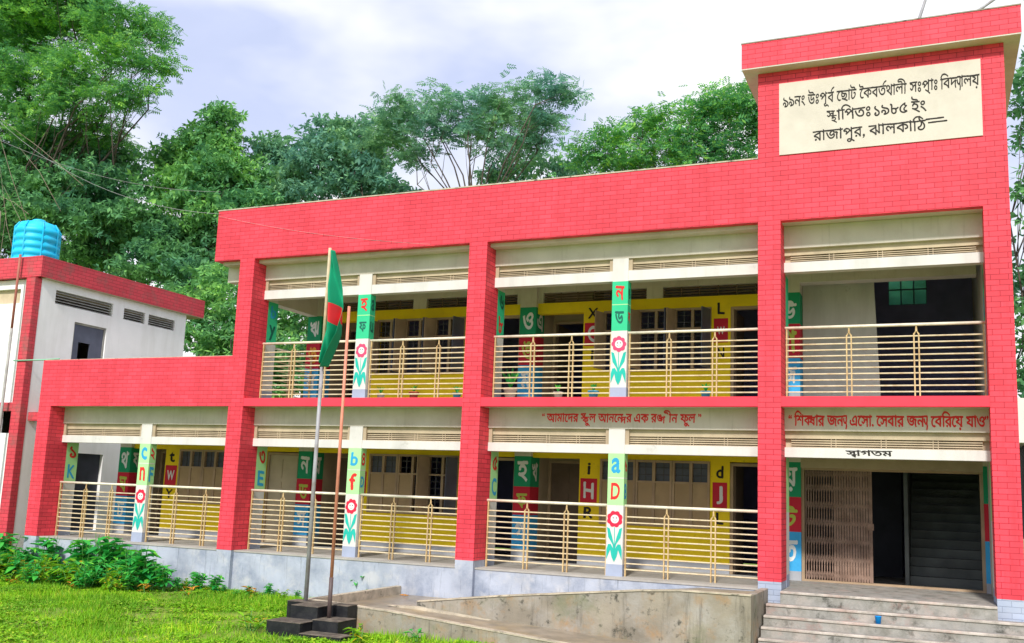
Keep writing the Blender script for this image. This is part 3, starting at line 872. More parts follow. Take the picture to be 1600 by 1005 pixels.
# classroom walls, doors and windows, one bay at a time
def window(x0, x1, z0, z1, kind):
    """casement with iron bars; kind: 'half' shutters closed below, 'open' leaves swung out, 'tall' barred"""
    y = YBACK
    t = .045
    fr = MB().box(x0, x0+t, y-.03, y+.06, z0, z1).box(x1-t, x1, y-.03, y+.06, z0, z1)
    fr.box(x0+t, x1-t, y-.03, y+.06, z1-t, z1).box(x0+t, x1-t, y-.03, y+.06, z0, z0+t)
    xm = (x0+x1)/2
    fr.box(xm-.03, xm+.03, y-.032, y+.062, z0+t, z1-t)
    zt = z0+(z1-z0)*.67
    if kind != 'tall':
        fr.box(x0+t, xm-.03, y-.031, y+.061, zt-.02, zt+.02).box(xm+.03, x1-t, y-.031, y+.061, zt-.02, zt+.02)
    o = part(fr, 'window', 'frame')
    g = MB()
    nb = 9
    for q in range(1, nb):
        z = z0+(z1-z0)*q/nb
        g.tube([(x0+t, y+.03, z), (x1-t, y+.03, z)], .008, 5)
    for q in (.25, .75):
        xx = x0+(x1-x0)*q
        g.box(xx-.01, xx+.01, y+.035, y+.045, z0+t, z1-t)
    g.build('window_bars', 'bars', o)
    cells = ((x0+t, xm-.03), (xm+.03, x1-t))
    if kind == 'half':
        for a, c in cells:
            MB().box(a+.004, c-.004, y-.012, y+.012, z0+t, zt-.02).build('shutter', 'shutter', o)
            MB().box(a+.004, c-.004, y+.05, y+.056, zt+.02, z1-t).build('upper_pane', 'shutter_dark', o)
    elif kind == 'mixed':
        a, c = cells[0]
        MB().box(a+.004, c-.004, y-.012, y+.012, z0+t, zt-.02).build('shutter', 'shutter', o)
        a, c = cells[1]
        MB().box(c-.02, c+.004, y-.36, y-.035, z0+t, zt-.02).build('shutter', 'shutter', o)
    else:
        for sgn, xx in ((1, x0), (-1, x1)):
            ang = math.radians(105 if sgn > 0 else 75)
            dx, dy = math.cos(ang)*.36*sgn, -math.sin(ang)*.36
            if sgn < 0:
                dx = -math.cos(ang)*.36
            p0 = (xx+sgn*.02, y-.035); p1 = (p0[0]+dx, p0[1]+dy)
            nx_, ny_ = -(p1[1]-p0[1])/.36*.012, (p1[0]-p0[0])/.36*.012
            MB().prism([(p0[0]-nx_, p0[1]-ny_), (p1[0]-nx_, p1[1]-ny_), (p1[0]+nx_, p1[1]+ny_), (p0[0]+nx_, p0[1]+ny_)], 'z', z0+t, z1-t).build(
                'shutter', 'shutter_dark' if sgn < 0 else 'frame', o)
    return o


def door(x0, x1, y, z0, z1, leaf, ajar):
    t = .06
    o = part(MB().box(x0, x0+t, y-.03, y+.08, z0, z1).box(x1-t, x1, y-.03, y+.08, z0, z1).box(x0+t, x1-t, y-.03, y+.08, z1-t, z1), 'door', 'frame')
    if ajar:
        MB().box(x0+t, x0+t+.03, y+.085, y+.085+(x1-x0)-2*t, z0+.01, z1-t).build('door_leaf', leaf, o)
    else:
        lf = MB().box(x0+t, x1-t, y+.01, y+.05, z0+.01, z1-t-.003)
        w2 = (x1-x0-2*t)/2
        for q in (0, 1):
            for zz0, zz1 in ((.12, .85), (.98, 1.45), (1.55, 2.0)):
                xa = x0+t+q*w2+.06
                lf.box(xa, xa+w2-.12, y-.002, y+.01, z0+zz0, z0+zz1)
        lf.build('door_leaf', leaf, o)
    return o


for k in range(3):
    for fl in (0, 1):
        if fl and k == 0:
            continue
        xl = X[k]
        zb = fl*S2
        z = lambda v: v+zb
        wz0, wz1 = (.845, 2.18) if not fl else (4.02, 5.33)
        dh = 2.16 if not fl else 5.33
        top = S2-.185 if not fl else 6.17
        vt0, vt1 = (2.52, 2.75) if not fl else (5.565, 5.80)
        xa, xb, xc, xd, xe = xl+1.46, xl+1.92, xl+4.23, xl+4.62, xl+5.62
        # wall pieces (built once each, butted)
        wl = MB()
        for q0, q1 in ((xa, xb), (xc, xd)):
            wl.box(q0, q1, YBACK, YBACK+.2, z(.2), wz1, 1)                 # yellow piers
            wl.box(q0, q1, YBACK-.004, YBACK+.2, zb, z(.2), 2)
        wl.box(xb, xc, YBACK, YBACK+.2, z(.2), wz0, 1)                     # yellow dado under the windows
        wl.box(xb, xc, YBACK-.004, YBACK+.2, zb, z(.2), 2)
        yb_top = vt0-.0
        wl.box(xl+PW, xe, YBACK, YBACK+.2, wz1, yb_top, 1)                 # yellow band over doors and windows
        # ventilator row: piers between dark slots
        slots = ((xl+.5, xl+2.85), (xl+3.2, xl+5.5))
        edges = [xl+PW]+[e for s_ in slots for e in s_]+[xe]
        for q in range(0, len(edges), 2):
            wl.box(edges[q], edges[q+1], YBACK, YBACK+.2, vt0, vt1, 0)
        wl.box(xl+PW, xe, YBACK, YBACK+.2, vt1, top, 0)
        part(wl, 'classroom_wall', ['white', 'yellow', 'skirt'])
        for s0, s1 in slots:
            gb = MB()
            for q in range(4):
                zz = vt0+(vt1-vt0)*(q+.5)/4
                gb.box(s0, s1, YBACK+.08, YBACK+.10, zz-.012, zz+.012)
            nn = int((s1-s0)/.35)
            for q in range(1, nn):
                xx = s0+(s1-s0)*q/nn
                gb.box(xx-.01, xx+.01, YBACK+.06, YBACK+.079, vt0, vt1)
            part(gb, 'ventilator', 'door_brown')
        # letters on the yellow piers with crimson blocks
        sets = {(0, 0): (('s', 'V', 'r'), ('o', 'T', 'Y')), (1, 0): (('g', 'K', 'M'), ('p', 'L', 'N')), (2, 0): (('i', 'H', 'R'), ('d', 'J', 'L')),
                (1, 1): (('Z', 'B', 'E'), ('G', 'S', 'F')), (2, 1): (('X', 'C', 'i'), ('L', 'W', 'N'))}[(k, fl)]
        if k == 0:
            sets = (('t', 'W', 'Y'), sets[1])
        for (q0, q1), tri in zip(((xa+.03, xb-.06), (xc+.05, xd-.05)), sets):
            pz = [(1.78, 2.17), (1.27, 1.77), (.87, 1.25)]
            off = zb+(.12 if fl else 0)
            pp = part(MB().box(q0, q1, YBACK-.004, YBACK-.0005, 1.27+off, 1.77+off), 'crimson_block', 'crimson')
            for (u0, u1), ch, cm in zip(pz, tri, ('l_black', 'l_white', 'l_black')):
                letters(ch, q0+.07, q1-.07, u0+off+.07, u1+off-.07, 'y', YBACK-.0065, cm, pp)
        # windows: three casements
        n = 3
        ww = (xc-xb)/n
        for q in range(n):
            kind = 'open' if fl else ('half' if k != 1 else ('half', 'mixed', 'open')[q])
            if fl and q == 1:
                kind = 'tall'
            if kind == 'tall':
                kind = 'open' if k == 1 else 'tall_'
            window(xb+q*ww+.004, xb+(q+1)*ww-.004, wz0, wz1, 'open' if kind in ('open', 'tall_') else kind)
        # recessed door on the left, flush door on the right
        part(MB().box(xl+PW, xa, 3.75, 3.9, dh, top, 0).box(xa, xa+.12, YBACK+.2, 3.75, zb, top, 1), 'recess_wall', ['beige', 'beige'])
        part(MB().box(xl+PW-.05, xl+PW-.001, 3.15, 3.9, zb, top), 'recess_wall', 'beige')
        door(xl+PW, xa, 3.75, zb, dh, 'door_brown', fl == 1)
        door(xd, xe-.004, YBACK+.06, zb, dh, 'door_beige' if k == 0 else 'door_brown', k != 0)
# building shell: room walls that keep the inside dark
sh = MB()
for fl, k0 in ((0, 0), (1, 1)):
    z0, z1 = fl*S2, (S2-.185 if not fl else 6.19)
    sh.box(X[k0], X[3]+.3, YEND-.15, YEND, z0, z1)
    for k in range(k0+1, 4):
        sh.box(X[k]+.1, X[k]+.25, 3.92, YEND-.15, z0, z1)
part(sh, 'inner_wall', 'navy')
part(MB().box(X[0]-.002, X[0]+.2, 3.15, YEND-.15, -.02, S2-.185).box(X[1]-.002, X[1]+.2, 3.15, YEND-.15, S2, 6.19), 'end_wall', 'white2')

# stair hall behind the entrance
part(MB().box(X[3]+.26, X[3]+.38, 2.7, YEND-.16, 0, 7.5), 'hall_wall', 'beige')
part(MB().box(X[4]+.03, X[4]+.38, .95, YEND-.16, 0, S2-.16).box(X[4]+.03, X[4]+.38, .95, YEND-.16, S2, 9.0), 'hall_wall', 'white')
hb = MB()
wx0, wx1, wz0, wz1 = 1.87, 2.68, 5.93, 7.0
hb.box(.38, wx0, YEND-.16, YEND, 0, 7.3).box(wx1, 3.6, YEND-.16, YEND, 0, 7.3).box(wx0, wx1, YEND-.16, YEND, 0, wz0).box(wx0, wx1, YEND-.16, YEND, wz1, 7.3)
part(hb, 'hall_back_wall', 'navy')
wn = MB()
for q in range(4):
    xx = wx0+(wx1-wx0)*q/3
    wn.box(xx-.014, xx+.014, YEND-.12, YEND-.08, wz0, wz1)
for q in range(4):
    zz = wz0+(wz1-wz0)*q/3
    wn.box(wx0, wx1, YEND-.122, YEND-.078, zz-.014, zz+.014)
wo = part(wn, 'landing_window', 'shutter_dark')
MB().box(wx0, wx1, YEND-.105, YEND-.10, wz0, wz1).build('pane', 'teal_glass', wo)
# sloping underside of the upper flight, seen from below
part(MB().prism([(.39, 3.2), (1.84, 3.2), (1.72, 6.15), (.39, 6.15)], 'y', 3.0, 3.15), 'upper_flight', 'white2')
part(MB().box(.38, TX1-.385, .66, 2.3, 6.2, 6.26), 'hall_ceiling', 'white')
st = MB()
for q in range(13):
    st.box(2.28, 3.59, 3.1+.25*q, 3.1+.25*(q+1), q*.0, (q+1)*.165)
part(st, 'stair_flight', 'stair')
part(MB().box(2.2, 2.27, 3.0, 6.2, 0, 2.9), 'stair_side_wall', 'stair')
part(MB().box(.38, 2.1, 4.9, 5.0, 0, S2-.17), 'hall_dark_panel', 'dark')  # dark panel added across the hall to paint its unlit depth
# verandah cross beam over the gate and the gate itself
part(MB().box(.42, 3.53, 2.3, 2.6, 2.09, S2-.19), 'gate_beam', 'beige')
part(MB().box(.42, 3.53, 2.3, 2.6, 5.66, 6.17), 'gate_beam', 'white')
GY = 2.40
gt = part(MB().box(.42, .475, GY-.03, GY+.08, 0, 2.09).box(3.475, 3.53, GY-.03, GY+.08, 0, 2.09).box(.475, 3.475, GY-.03, GY+.08, 0.0, .035)
          .box(.475, 3.475, GY-.025, GY+.075, 2.05, 2.09), 'collapsible_gate', 'frame')
lf = MB()
nb = 25
for q in range(nb):
    t = q/(nb-1)
    xx = .50+1.13*(t**1.0)
    ww = .009 if t < .45 else .019
    lf.box(xx-ww, xx+ww, GY-.012, GY+.02, .04, 2.05)
for zz in (.12, .42, .75, 1.08, 1.4, 1.72, 1.98):
    for q in range(nb-1):
        x0_ = .50+1.13*q/(nb-1); x1_ = .50+1.13*(q+1)/(nb-1)
        lf.tube([(x0_, GY-.018, zz-.10), (x1_, GY-.018, zz+.10)], .008, 4)
        lf.tube([(x0_, GY+.026, zz+.10), (x1_, GY+.026, zz-.10)], .008, 4)
lf.box(1.64, 1.675, GY-.02, GY+.03, .04, 2.05)
lf.box(1.60, 1.70, GY-.04, GY-.02, .98, 1.10)
lf.build('gate_leaf', 'gate', gt)


# ------------------------------------------------------------------ railings
def railing(x0, x1, zb, posts, y=.52, axis='x'):
    def P(a, z_):
        return (a, y, z_) if axis == 'x' else (y, a, z_)
    mb = MB()
    for q in range(10):
        zz = zb+.125+.104*q
        mb.tube([P(x0, zz), P(x1, zz)], .0125, 6)
    o = part(mb, 'railing', 'rail')
    MB().tube([P(x0-.01, zb+1.255), P(x1+.01, zb+1.255)], .027, 10).build('handrail', 'handrail', o, smooth=True)
    for pc in posts:
        pb = MB()
        for dx in (-.038, .038):
            a0, a1 = pc+dx-.011, pc+dx+.011
            if axis == 'x':
                pb.box(a0, a1, y-.022, y+.022, zb, zb+1.10)
            else:
                pb.box(y-.022, y+.022, a0, a1, zb, zb+1.10)
        pb.tube([P(pc-.038, zb+1.09), P(pc, zb+1.15), P(pc+.038, zb+1.09)], .014, 6)
        pb.tube([P(pc, zb+1.14), P(pc, zb+1.24)], [.02, .012], 6)
        pb.build('post', 'railpost', o)
    for e in (x0+.02, x1-.02):
        pb = MB()
        if axis == 'x':
            pb.box(e-.012, e+.012, y-.022, y+.022, zb, zb+1.235)
        else:
            pb.box(y-.022, y+.022, e-.012, e+.012, zb, zb+1.235)
        pb.build('post', 'railpost', o)
    return o


for k in range(3):
    for fl in (0, 1):
        if fl and k == 0:
            continue
        x = X[k]
        hp, h0, h1 = HALF[(k, fl)]
        railing(x+PW+.01, h0-.01, fl*S2, (x+1.22, x+2.02))
        railing(h1+.01, X[k+1]-.01, fl*S2, (x+3.93, x+4.77))
railing(X[3]+PW+.01, X[4]-.01, S2, (1.45, 2.52))
railing(.97, 2.63, S2, (1.8,), y=X[1]+.2, axis='y')

# ------------------------------------------------------------------ entrance steps
steps = thing('entrance_steps', 'wide worn grey concrete steps climbing to the school entrance gate', 'steps', (2.2, -.8, GZ))
zs = [-.19, -.345, -.495, -.64, -.76]
for q, z in enumerate(zs):
    y1 = -.16-.25*q
    y0 = y1-.25
    b = MB().box(.20, 4.35, y0, y1-.0015, GZ-.1, z, 0)
    o = b.build('step', 'step', steps)
    MB().box(.20, 4.35, y0-.018, y0+.05, z-.035, z+.004).build('nosing', 'nosing', o, bevel=.008)
# ------------------------------------------------------------------ ramp
ramp = thing('access_ramp', 'stained concrete switchback wheelchair ramp with low side walls before the verandah', 'ramp', (-3, -1.5, GZ))


def rpart(b, name, mats, **k):
    return b.build(name, mats, ramp, **k)


top2 = [(-5.5, -.50), (-4.0, -.30), (-1.6, -.035), (-.9, .015), (.17, .02)]
rpart(MB().prism([(-5.5, GZ-.1), (.17, GZ-.1)]+list(reversed(top2)), 'y', -1.62, -1.50), 'side_wall', 'concrete', bevel=0.01)
cp = MB()
for (xa, za), (xb, zb_) in zip(top2[:-1], top2[1:]):
    cp.prism([(xa, za), (xb, zb_), (xb, zb_+.022), (xa, za+.022)], 'y', -1.635, -1.485)
rpart(cp, 'wall_coping', 'coping')
rpart(MB().box(.05, .17, -1.50, .0, GZ-.1, .02), 'end_wall', 'concrete', bevel=0.01)
rpart(MB().prism([(-6.8, GZ-.1), (.05, GZ-.1), (.05, -.05), (-1.0, -.06), (-5.6, -.60), (-6.8, -.60)], 'y', -1.50, .085), 'upper_flight', 'concrete_wet')
rpart(MB().prism([(-6.8, GZ-.1), (-.6, GZ-.1), (-.6, GZ+.02), (-5.6, -.60), (-6.8, -.60)], 'y', -2.80, -1.62), 'lower_flight', 'concrete_wet')
rpart(MB().box(-6.8, -5.5, -1.62, -1.5, GZ-.1, -.60), 'turn_landing', 'concrete_wet')
topo = [(-6.9, -.46), (-5.3, -.525), (-2.6, -.73), (-1.0, -.845)]
rpart(MB().prism([(-6.9, GZ-.1), (-1.0, GZ-.1)]+list(reversed(topo)), 'y', -2.92, -2.80), 'outer_wall', 'concrete', bevel=0.008)
cp = MB()
for (xa, za), (xb, zb_) in zip(topo[:-1], topo[1:]):
    cp.prism([(xa, za), (xb, zb_), (xb, zb_+.018), (xa, za+.018)], 'y', -2.93, -2.79)
rpart(cp, 'wall_coping', 'coping')
rpart(MB().prism([(-6.02, -.58), (-2.6, -.86), (-2.6, -.79), (-5.5, -.56)], 'y', -1.76, -1.625), 'kerb', 'coping')
rpart(MB().box(-6.9, -6.79, -2.80, .085, GZ-.1, -.44), 'outer_wall', 'coping', bevel=0.008)

# ------------------------------------------------------------------ flag podium, poles and flag
pod = thing('flag_podium', 'black painted stepped masonry podium carrying the two flagpoles', 'podium', (-6.2, -3.5, GZ))


def tier(x0, x1, y0, y1, z):
    b = MB().box(x0, x1, y0, y1, GZ-.1, z-.012, 0).box(x0-.006, x1+.006, y0-.006, y1+.006, z-.012, z, 1)
    return b.build('tier', ['black', 'black_top'], pod, bevel=0.006)


tier(-7.02, -5.86, -3.22, -2.94, -.452)
tier(-6.68, -6.18, -3.58, -3.228, -.46)
tier(-6.80, -6.18, -4.02, -3.588, -.66)
tier(-6.165, -5.70, -3.72, -3.228, -.63)
tier(-6.165, -5.42, -4.05, -3.73, -.80)

p1 = Vector((-6.76, -3.08, -.452))
fp = thing('flagpole', 'tall grey flagpole with a tan tip flying the green flag, rear of the two', 'flagpole', p1)
MB().tube([p1, p1+Vector((0, 0, 2.2)), p1+Vector((.0, 0, 4.0))], [.036, .033, .03], 10).build('lower_pole', 'pole_grey', fp, smooth=True)
MB().tube([p1+Vector((0, 0, 4.0)), p1+Vector((0, .0, 5.92))], [.03, .027], 10).build('upper_pole', 'pole_tan', fp, smooth=True)
p2 = Vector((-6.07, -3.42, -.63))
fp2 = thing('flagpole', 'shorter salmon orange flagpole with a dark foot, in front of the flag', 'flagpole', p2)
MB().tube([p2, p2+Vector((0, 0, .62))], .034, 10).build('lower_pole', 'pole_dark', fp2, smooth=True)
MB().tube([p2+Vector((0, 0, .62)), p2+Vector((0, 0, 4.98))], [.028, .024], 10).build('upper_pole', 'pole_orange', fp2, smooth=True)

# flag: limp cloth hanging in folds from the upper half of the grey pole
nu, nv = 26, 60
ftop = p1.z+5.86; fbot = p1.z+3.92
verts, faces, mi = [], [], []
for j in range(nv+1):
    t = j/nv
    z = ftop+(fbot-ftop)*t
    if t < .46:
        wd = .04+.30*(t/.46)
    elif t < .70:
        wd = .34-.03*(t-.46)/.24
    else:
        wd = .31-.27*((t-.70)/.30)
    for i in range(nu+1):
        s = i/nu
        x = p1.x+.036+wd*s*.86
        fold = math.sin(s*8.0+t*3.0)*.13*min(1, t*3+.1) + .05*math.sin(s*15-t*4)
        y = p1.y+fold*min(1, s*6)
        zz = z-.10*s*min(1, t*2.5)+.02*math.sin(s*9+t*7)
        verts.append((x, y, zz))
for j in range(nv):
    for i in range(nu):
        faces.append((j*(nu+1)+i, j*(nu+1)+i+1, (j+1)*(nu+1)+i+1, (j+1)*(nu+1)+i))
        t = (j+.5)/nv; s = (i+.5)/nu
        mi.append(1 if ((t-.545)/.085)**2+((s-.48)/.46)**2 < 1 else 0)
b = MB(); b.v, b.f, b.mi = verts, faces, mi
fl_o = b.build('flag', ['flag_green', 'flag_red'], smooth=True)
sm = fl_o.modifiers.new('cloth', 'SOLIDIFY'); sm.thickness = 0.004
tag(fl_o, 'limp green flag with a red disc hanging from the grey flagpole', 'flag')

# ------------------------------------------------------------------ annex on the left
ann = thing('annex_building', 'white two-storey annex with a red tiled parapet at the far left, water tank on top', 'building', (-21, 3, GZ))


def apart(b, name, mats, **k):
    return b.build(name, mats, ann, **k)


AX = -17.9
# side wall facing the school, with its openings
holes = [(1.02, 2.92, 5.755, 6.11), (3.32, 4.11, 5.755, 6.075), (4.25, 5.30, 5.755, 6.065), (1.70, 2.78, 4.40, 5.40), (2.2, 3.1, -.0, 2.0)]
ysn = sorted({.56, 5.75} | {h[0] for h in holes} | {h[1] for h in holes})
zsn = sorted({GZ-.1, 6.33} | {h[2] for h in holes} | {h[3] for h in holes})
wb = MB()
for ya, yb_ in zip(ysn[:-1], ysn[1:]):
    for za, zb_ in zip(zsn[:-1], zsn[1:]):
        cy, cz = (ya+yb_)/2, (za+zb_)/2
        if any(h[0] < cy < h[1] and h[2] < cz < h[3] for h in holes):
            continue
        wb.box(AX-.16, AX, ya, yb_, za, zb_)
apart(wb, 'side_wall', 'white3')
fw = MB()
fw.box(-26, AX-.16, .56, .72, GZ-.1, 2.40).box(-26, -18.9, .56, .72, 2.40, 2.95).box(-26, AX-.16, .56, .72, 3.16, 5.70)
fw.box(-26, AX-.16, .56, .72, 6.08, 6.33).box(-18.6, AX-.16, .56, .72, 5.70, 6.08)
apart(fw, 'front_wall', 'white3')
apart(MB().box(-26, -18.22, .50, .72, 2.95, 3.16), 'slab_band', 'red_old')
apart(MB().box(-26, -18.62, .66, .69, 5.70, 6.08), 'vent_screen', 'vent')
apart(MB().box(-26, AX-.16, .72, 5.75, 6.0, 6.2).box(-26, AX-.3, 5.6, 5.75, GZ, 6.0).box(-26, AX-.16, .72, 5.6, 3.0, 3.16), 'slab', 'beige')
apart(MB().box(-22, -21.9, .72, 5.6, GZ, 6.0), 'inner_wall', 'white2')
apart(MB().box(-26, AX+.13, .40, .56, 6.33, 6.86).box(AX-.03, AX+.13, .56, 6.35, 6.33, 6.86), 'roof_parapet', 'red_old')
apart(MB().box(-26, AX+.12, .56, 6.34, 6.31, 6.329), 'eave_soffit', 'beige')
apart(MB().box(-18.20, -17.895, .36, .559, 0.1, 6.305), 'red_pillar', 'red_old')
apart(MB().box(-18.20, -17.895, .36, .559, GZ-.1, .1), 'pillar_base', 'red_old')
apart(MB().box(-17.895, -17.4, .60, .85, 2.72, 2.93), 'link_beam', 'red_old')
for h in holes[:3]:
    g = MB()
    for q in range(5):
        zz = h[2]+(h[3]-h[2])*(q+.5)/5
        g.prism([(AX-.10, zz+.02), (AX-.03, zz-.02), (AX-.03, zz-.03), (AX-.10, zz+.01)], 'y', h[0], h[1])
    apart(g, 'louvre_vent', 'pipe_grey')
h = holes[3]
wo = apart(MB().box(AX-.12, AX-.04, h[0], h[0]+.05, h[2], h[3]).box(AX-.12, AX-.04, h[1]-.05, h[1], h[2], h[3]).box(AX-.12, AX-.04, h[0]+.05, h[1]-.05, h[3]-.05, h[3]), 'window', 'pipe_grey')
MB().box(AX-.10, AX-.06, h[0]+.62, h[1]-.05, h[2], h[3]-.05).build('shutter', 'shutter_dark', wo)
MB().box(AX-.10, AX-.06, h[0]+.05, h[0]+.24, h[2], h[3]-.05).build('shutter', 'shutter_dark', wo)
MB().box(AX-.099, AX-.061, h[0]+.24, h[0]+.62, 4.9, h[3]-.05).build('upper_pane', 'shutter_dark', wo)
apart(MB().box(AX-.14, AX-.10, 2.2, 3.1, 0, 2.0), 'door', 'dark')  # sheet filling the doorway, coloured as the darkness inside
apart(MB().tube([(-18.45, .30, 6.9), (-18.45, .30, 5.0)], .03, 8), 'drain_pipe', 'pipe_red', smooth=True)
apart(MB().tube([(-18.45, .30, 5.0), (-18.5, .30, GZ)], .036, 8), 'drain_pipe', 'pipe_grey', smooth=True)
apart(MB().tube([(-18.3, .34, 4.19), (-17.3, .34, 4.19), (-16.7, .3, 4.2)], .018, 6), 'water_pipe', 'pipe_green', smooth=True)

# water tank on the annex roof
TKX, TKY = -19.25, 1.4
tk = thing('water_tank', 'bright blue ribbed plastic water tank on the annex roof', 'water tank', (TKX, TKY, 6.2))
prof = [(.545, 6.2)]
for q in range(8):
    z = 6.30+q*.20
    prof += [(.545, z), (.575, z+.03), (.575, z+.12), (.545, z+.15)]
prof += [(.53, 7.90), (.46, 8.02), (.28, 8.08)]
MB().lathe(prof, TKX, TKY, 40).build('tank_body', 'tank', tk, smooth=True)
rb = MB()
for q in range(8):
    t = q*math.pi/4+.3
    c, s = math.cos(t), math.sin(t)
    rb.tube([(TKX+.557*c, TKY+.557*s, 6.25), (TKX+.567*c, TKY+.567*s, 7.88), (TKX+.47*c, TKY+.47*s, 8.02)], .022, 6)
rb.build('rib', 'tank', tk)
MB().lathe([(.18, 8.08), (.18, 8.13), (.14, 8.16), (.04, 8.17)], TKX, TKY, 24).build('lid', 'tank', tk, smooth=True)

# ------------------------------------------------------------------ building just beyond the right edge
q0 = at(1592, 700, 4.0)
sb = thing('side_building', 'pale low building glimpsed at the right edge beside the end pillar', 'building', (q0[0]+3, 6, GZ))
zt_ = at(1594, 622, 4.0)[2]; zm_ = at(1594, 690, 4.0)[2]
MB().box(q0[0], q0[0]+7, 4.0, 9.0, zm_-.02, zt_).build('roof_band', 'white2', sb)
MB().box(q0[0]+.15, q0[0]+7, 4.3, 9.0, .9, zm_-.02).build('dark_opening_block', 'dark', sb)  # solid block whose dark colour stands in for a shaded opening
MB().box(q0[0]+.02, q0[0]+7, 4.05, 9.0, GZ-.1, .9).build('dwarf_wall', 'beige', sb)

# ------------------------------------------------------------------ small things
# pots on the upper verandah edge
POTS = [(-7.94, 3.2, 'potwhite', .085, 'small pale flowerpot on the upper verandah edge, first from the flagpoles'),
        (-7.15, 3.2, 'terracotta', .10, 'terracotta red flowerpot on the upper verandah edge below yellow wall'),
        (-6.15, 3.2, 'potblue', .085, 'grey-blue flowerpot on the upper verandah beside the middle red pillar'),
        (-4.97, 3.2, 'potwhite', .13, 'large pale flowerpot with a leafy plant at a corner of the upper verandah'),
        (-3.95, 3.2, 'potwhite', .09, 'cream flowerpot on the upper verandah between dark doorway and railing posts'),
        (-3.23, 3.2, 'potblue', .10, 'bright blue flowerpot on the upper verandah left of the flower pillar'),
        (-1.07, 3.2, 'potblue', .09, 'pale blue flowerpot on the upper verandah below the letter L pier')]
for q, (x, z, mt_, r, lab) in enumerate(POTS):
    y = .80
    t = thing('flower_pot', lab, 'flowerpot', (x, y, z), 'flowerpots along the upper verandah')
    MB().lathe([(r*.65, z), (r*.95, z+r*1.7), (r*1.1, z+r*1.72), (r*1.1, z+r*2.0), (r*.9, z+r*2.0), (r*.88, z+r*1.8)], x, y, 18).build('pot', mt_, t, smooth=True)
    pl = MB()
    hh = .45 if r > .12 else .18
    for s in range(26 if r > .12 else 10):
        a = RNG.uniform(0, 6.28); l = RNG.uniform(.5, 1)*hh
        c, s2 = math.cos(a), math.sin(a)
        base = Vector((x, y, z+r*1.8)); tip = base+Vector((c*l*.55, s2*l*.55, l))
        mid = base.lerp(tip, .6)+Vector((0, 0, .03)); sd_ = Vector((-s2, c, 0))*.022
        pl.face([base, mid-sd_, tip, mid+sd_])
    pl.build('plant', 'lf_weed', t)

# blue cup on the steps and litter on the ramp landing
b = MB().lathe([(.035, -.345), (.05, -.235), (.054, -.232), (.046, -.236), (.032, -.335)], 1.9, -.53, 20)
tag(b.build('cup', 'cup', smooth=True), 'bright blue plastic cup lying on the entrance steps', 'cup')
LIT = [((608, 928), 'white scrap of paper on the wet ramp landing, leftmost of the litter', 'paper', .14),
       ((660, 923), 'long white plastic wrapper on the ramp landing below the plinth', 'paper', .2),
       ((690, 929), 'white crumpled bag on the ramp landing by the middle red pillar', 'paper', .18),
       ((632, 931), 'orange-brown wrapper on the wet ramp landing', 'lf_dry', .09)]
for (uv, lab, mt_, sz) in LIT:
    p = atz(uv[0], uv[1], -.585)
    b = MB()
    n = 8
    for j in range(n+1):
        for i in range(n+1):
            b.v.append((p[0]+(i/n-.5)*sz*1.6, p[1]+(j/n-.5)*sz, -.597+.03*abs(math.sin(i*1.7+j*.9+sz*40))+.015*RNG.random()))
    for j in range(n):
        for i in range(n):
            b.f.append((j*(n+1)+i, j*(n+1)+i+1, (j+1)*(n+1)+i+1, (j+1)*(n+1)+i)); b.mi.append(0)
    tag(b.build('paper_scrap', mt_), lab, 'paper scrap', 'scraps lying on the ramp landing')

# rods above the tower and overhead wires
for u0, v0, u1, v1, lab in ((1438, 24, 1456, -30, 'thick bare grey pole rising behind the tower cap, left one'),
                            (1532, 14, 1570, -12, 'slanting bare grey pole behind the tower cap, right one')):
    a = at(u0, v0, 1.2); c = at(u1, v1, 1.2)
    d = Vector(c)-Vector(a)
    base = Vector(a)-d.normalized()*((a[2]-9.52)/max(.05, d.normalized().z))
    tag(MB().tube([base, a, c], [.03, .028, .022], 8).build('roof_rod', 'pole_grey', smooth=True), lab, 'pole')


def wire(pts, r, lab, sag=.3):
    P = [Vector(p) for p in pts]
    out = []
    for a, c in zip(P[:-1], P[1:]):
        for q in range(16):
            t = q/16
            out.append(a.lerp(c, t)-Vector((0, 0, sag*4*t*(1-t))))
    out.append(P[-1])
    tag(MB().tube(out, r, 5).build('overhead_wire', 'wire', smooth=True), lab, 'wire')


wire([at(-40, 150, 2), (-11.9, -.02, 7.35)], .0045, 'grey overhead wire running down from the left trees to the roof parapet corner', .8)
wire([(-11.93, -.03, 7.3), (-6.5, .0, 6.30)], .003, 'thin pale string slanting down across the red roof parapet', .1)
wire([at(-40, 200, 3), at(345, 300, 8)], .005, 'second thin wire crossing in front of the left trees', .5)


# ------------------------------------------------------------------ foliage
def mesh_from_quads(name, V, mat, parent=None, n=4, loc=(0, 0, 0)):
    """V: (N, n, 3) array of separate polygons"""
    N = V.shape[0]
    me = bpy.data.meshes.new(name)
    me.vertices.add(N*n)
    me.vertices.foreach_set('co', V.reshape(-1).astype(np.float32))
    me.loops.add(N*n)
    me.loops.foreach_set('vertex_index', np.arange(N*n, dtype=np.int32))
    me.polygons.add(N)
    me.polygons.foreach_set('loop_start', np.arange(0, N*n, n, dtype=np.int32))
    me.update(calc_edges=True)
    me.materials.append(M[mat])
    o = bpy.data.objects.new(name, me)
    COL.objects.link(o)
    if parent is not None:
        o.parent = parent
    return o


def rot_frames(d, up=None):
    """orthonormal frames for directions d (N,3)"""
    d = d/np.linalg.norm(d, axis=1, keepdims=True)
    r = RNG.normal(size=d.shape)
    a = r-(r*d).sum(1, keepdims=True)*d
    a /= np.linalg.norm(a, axis=1, keepdims=True)
    return d, a, np.cross(d, a)


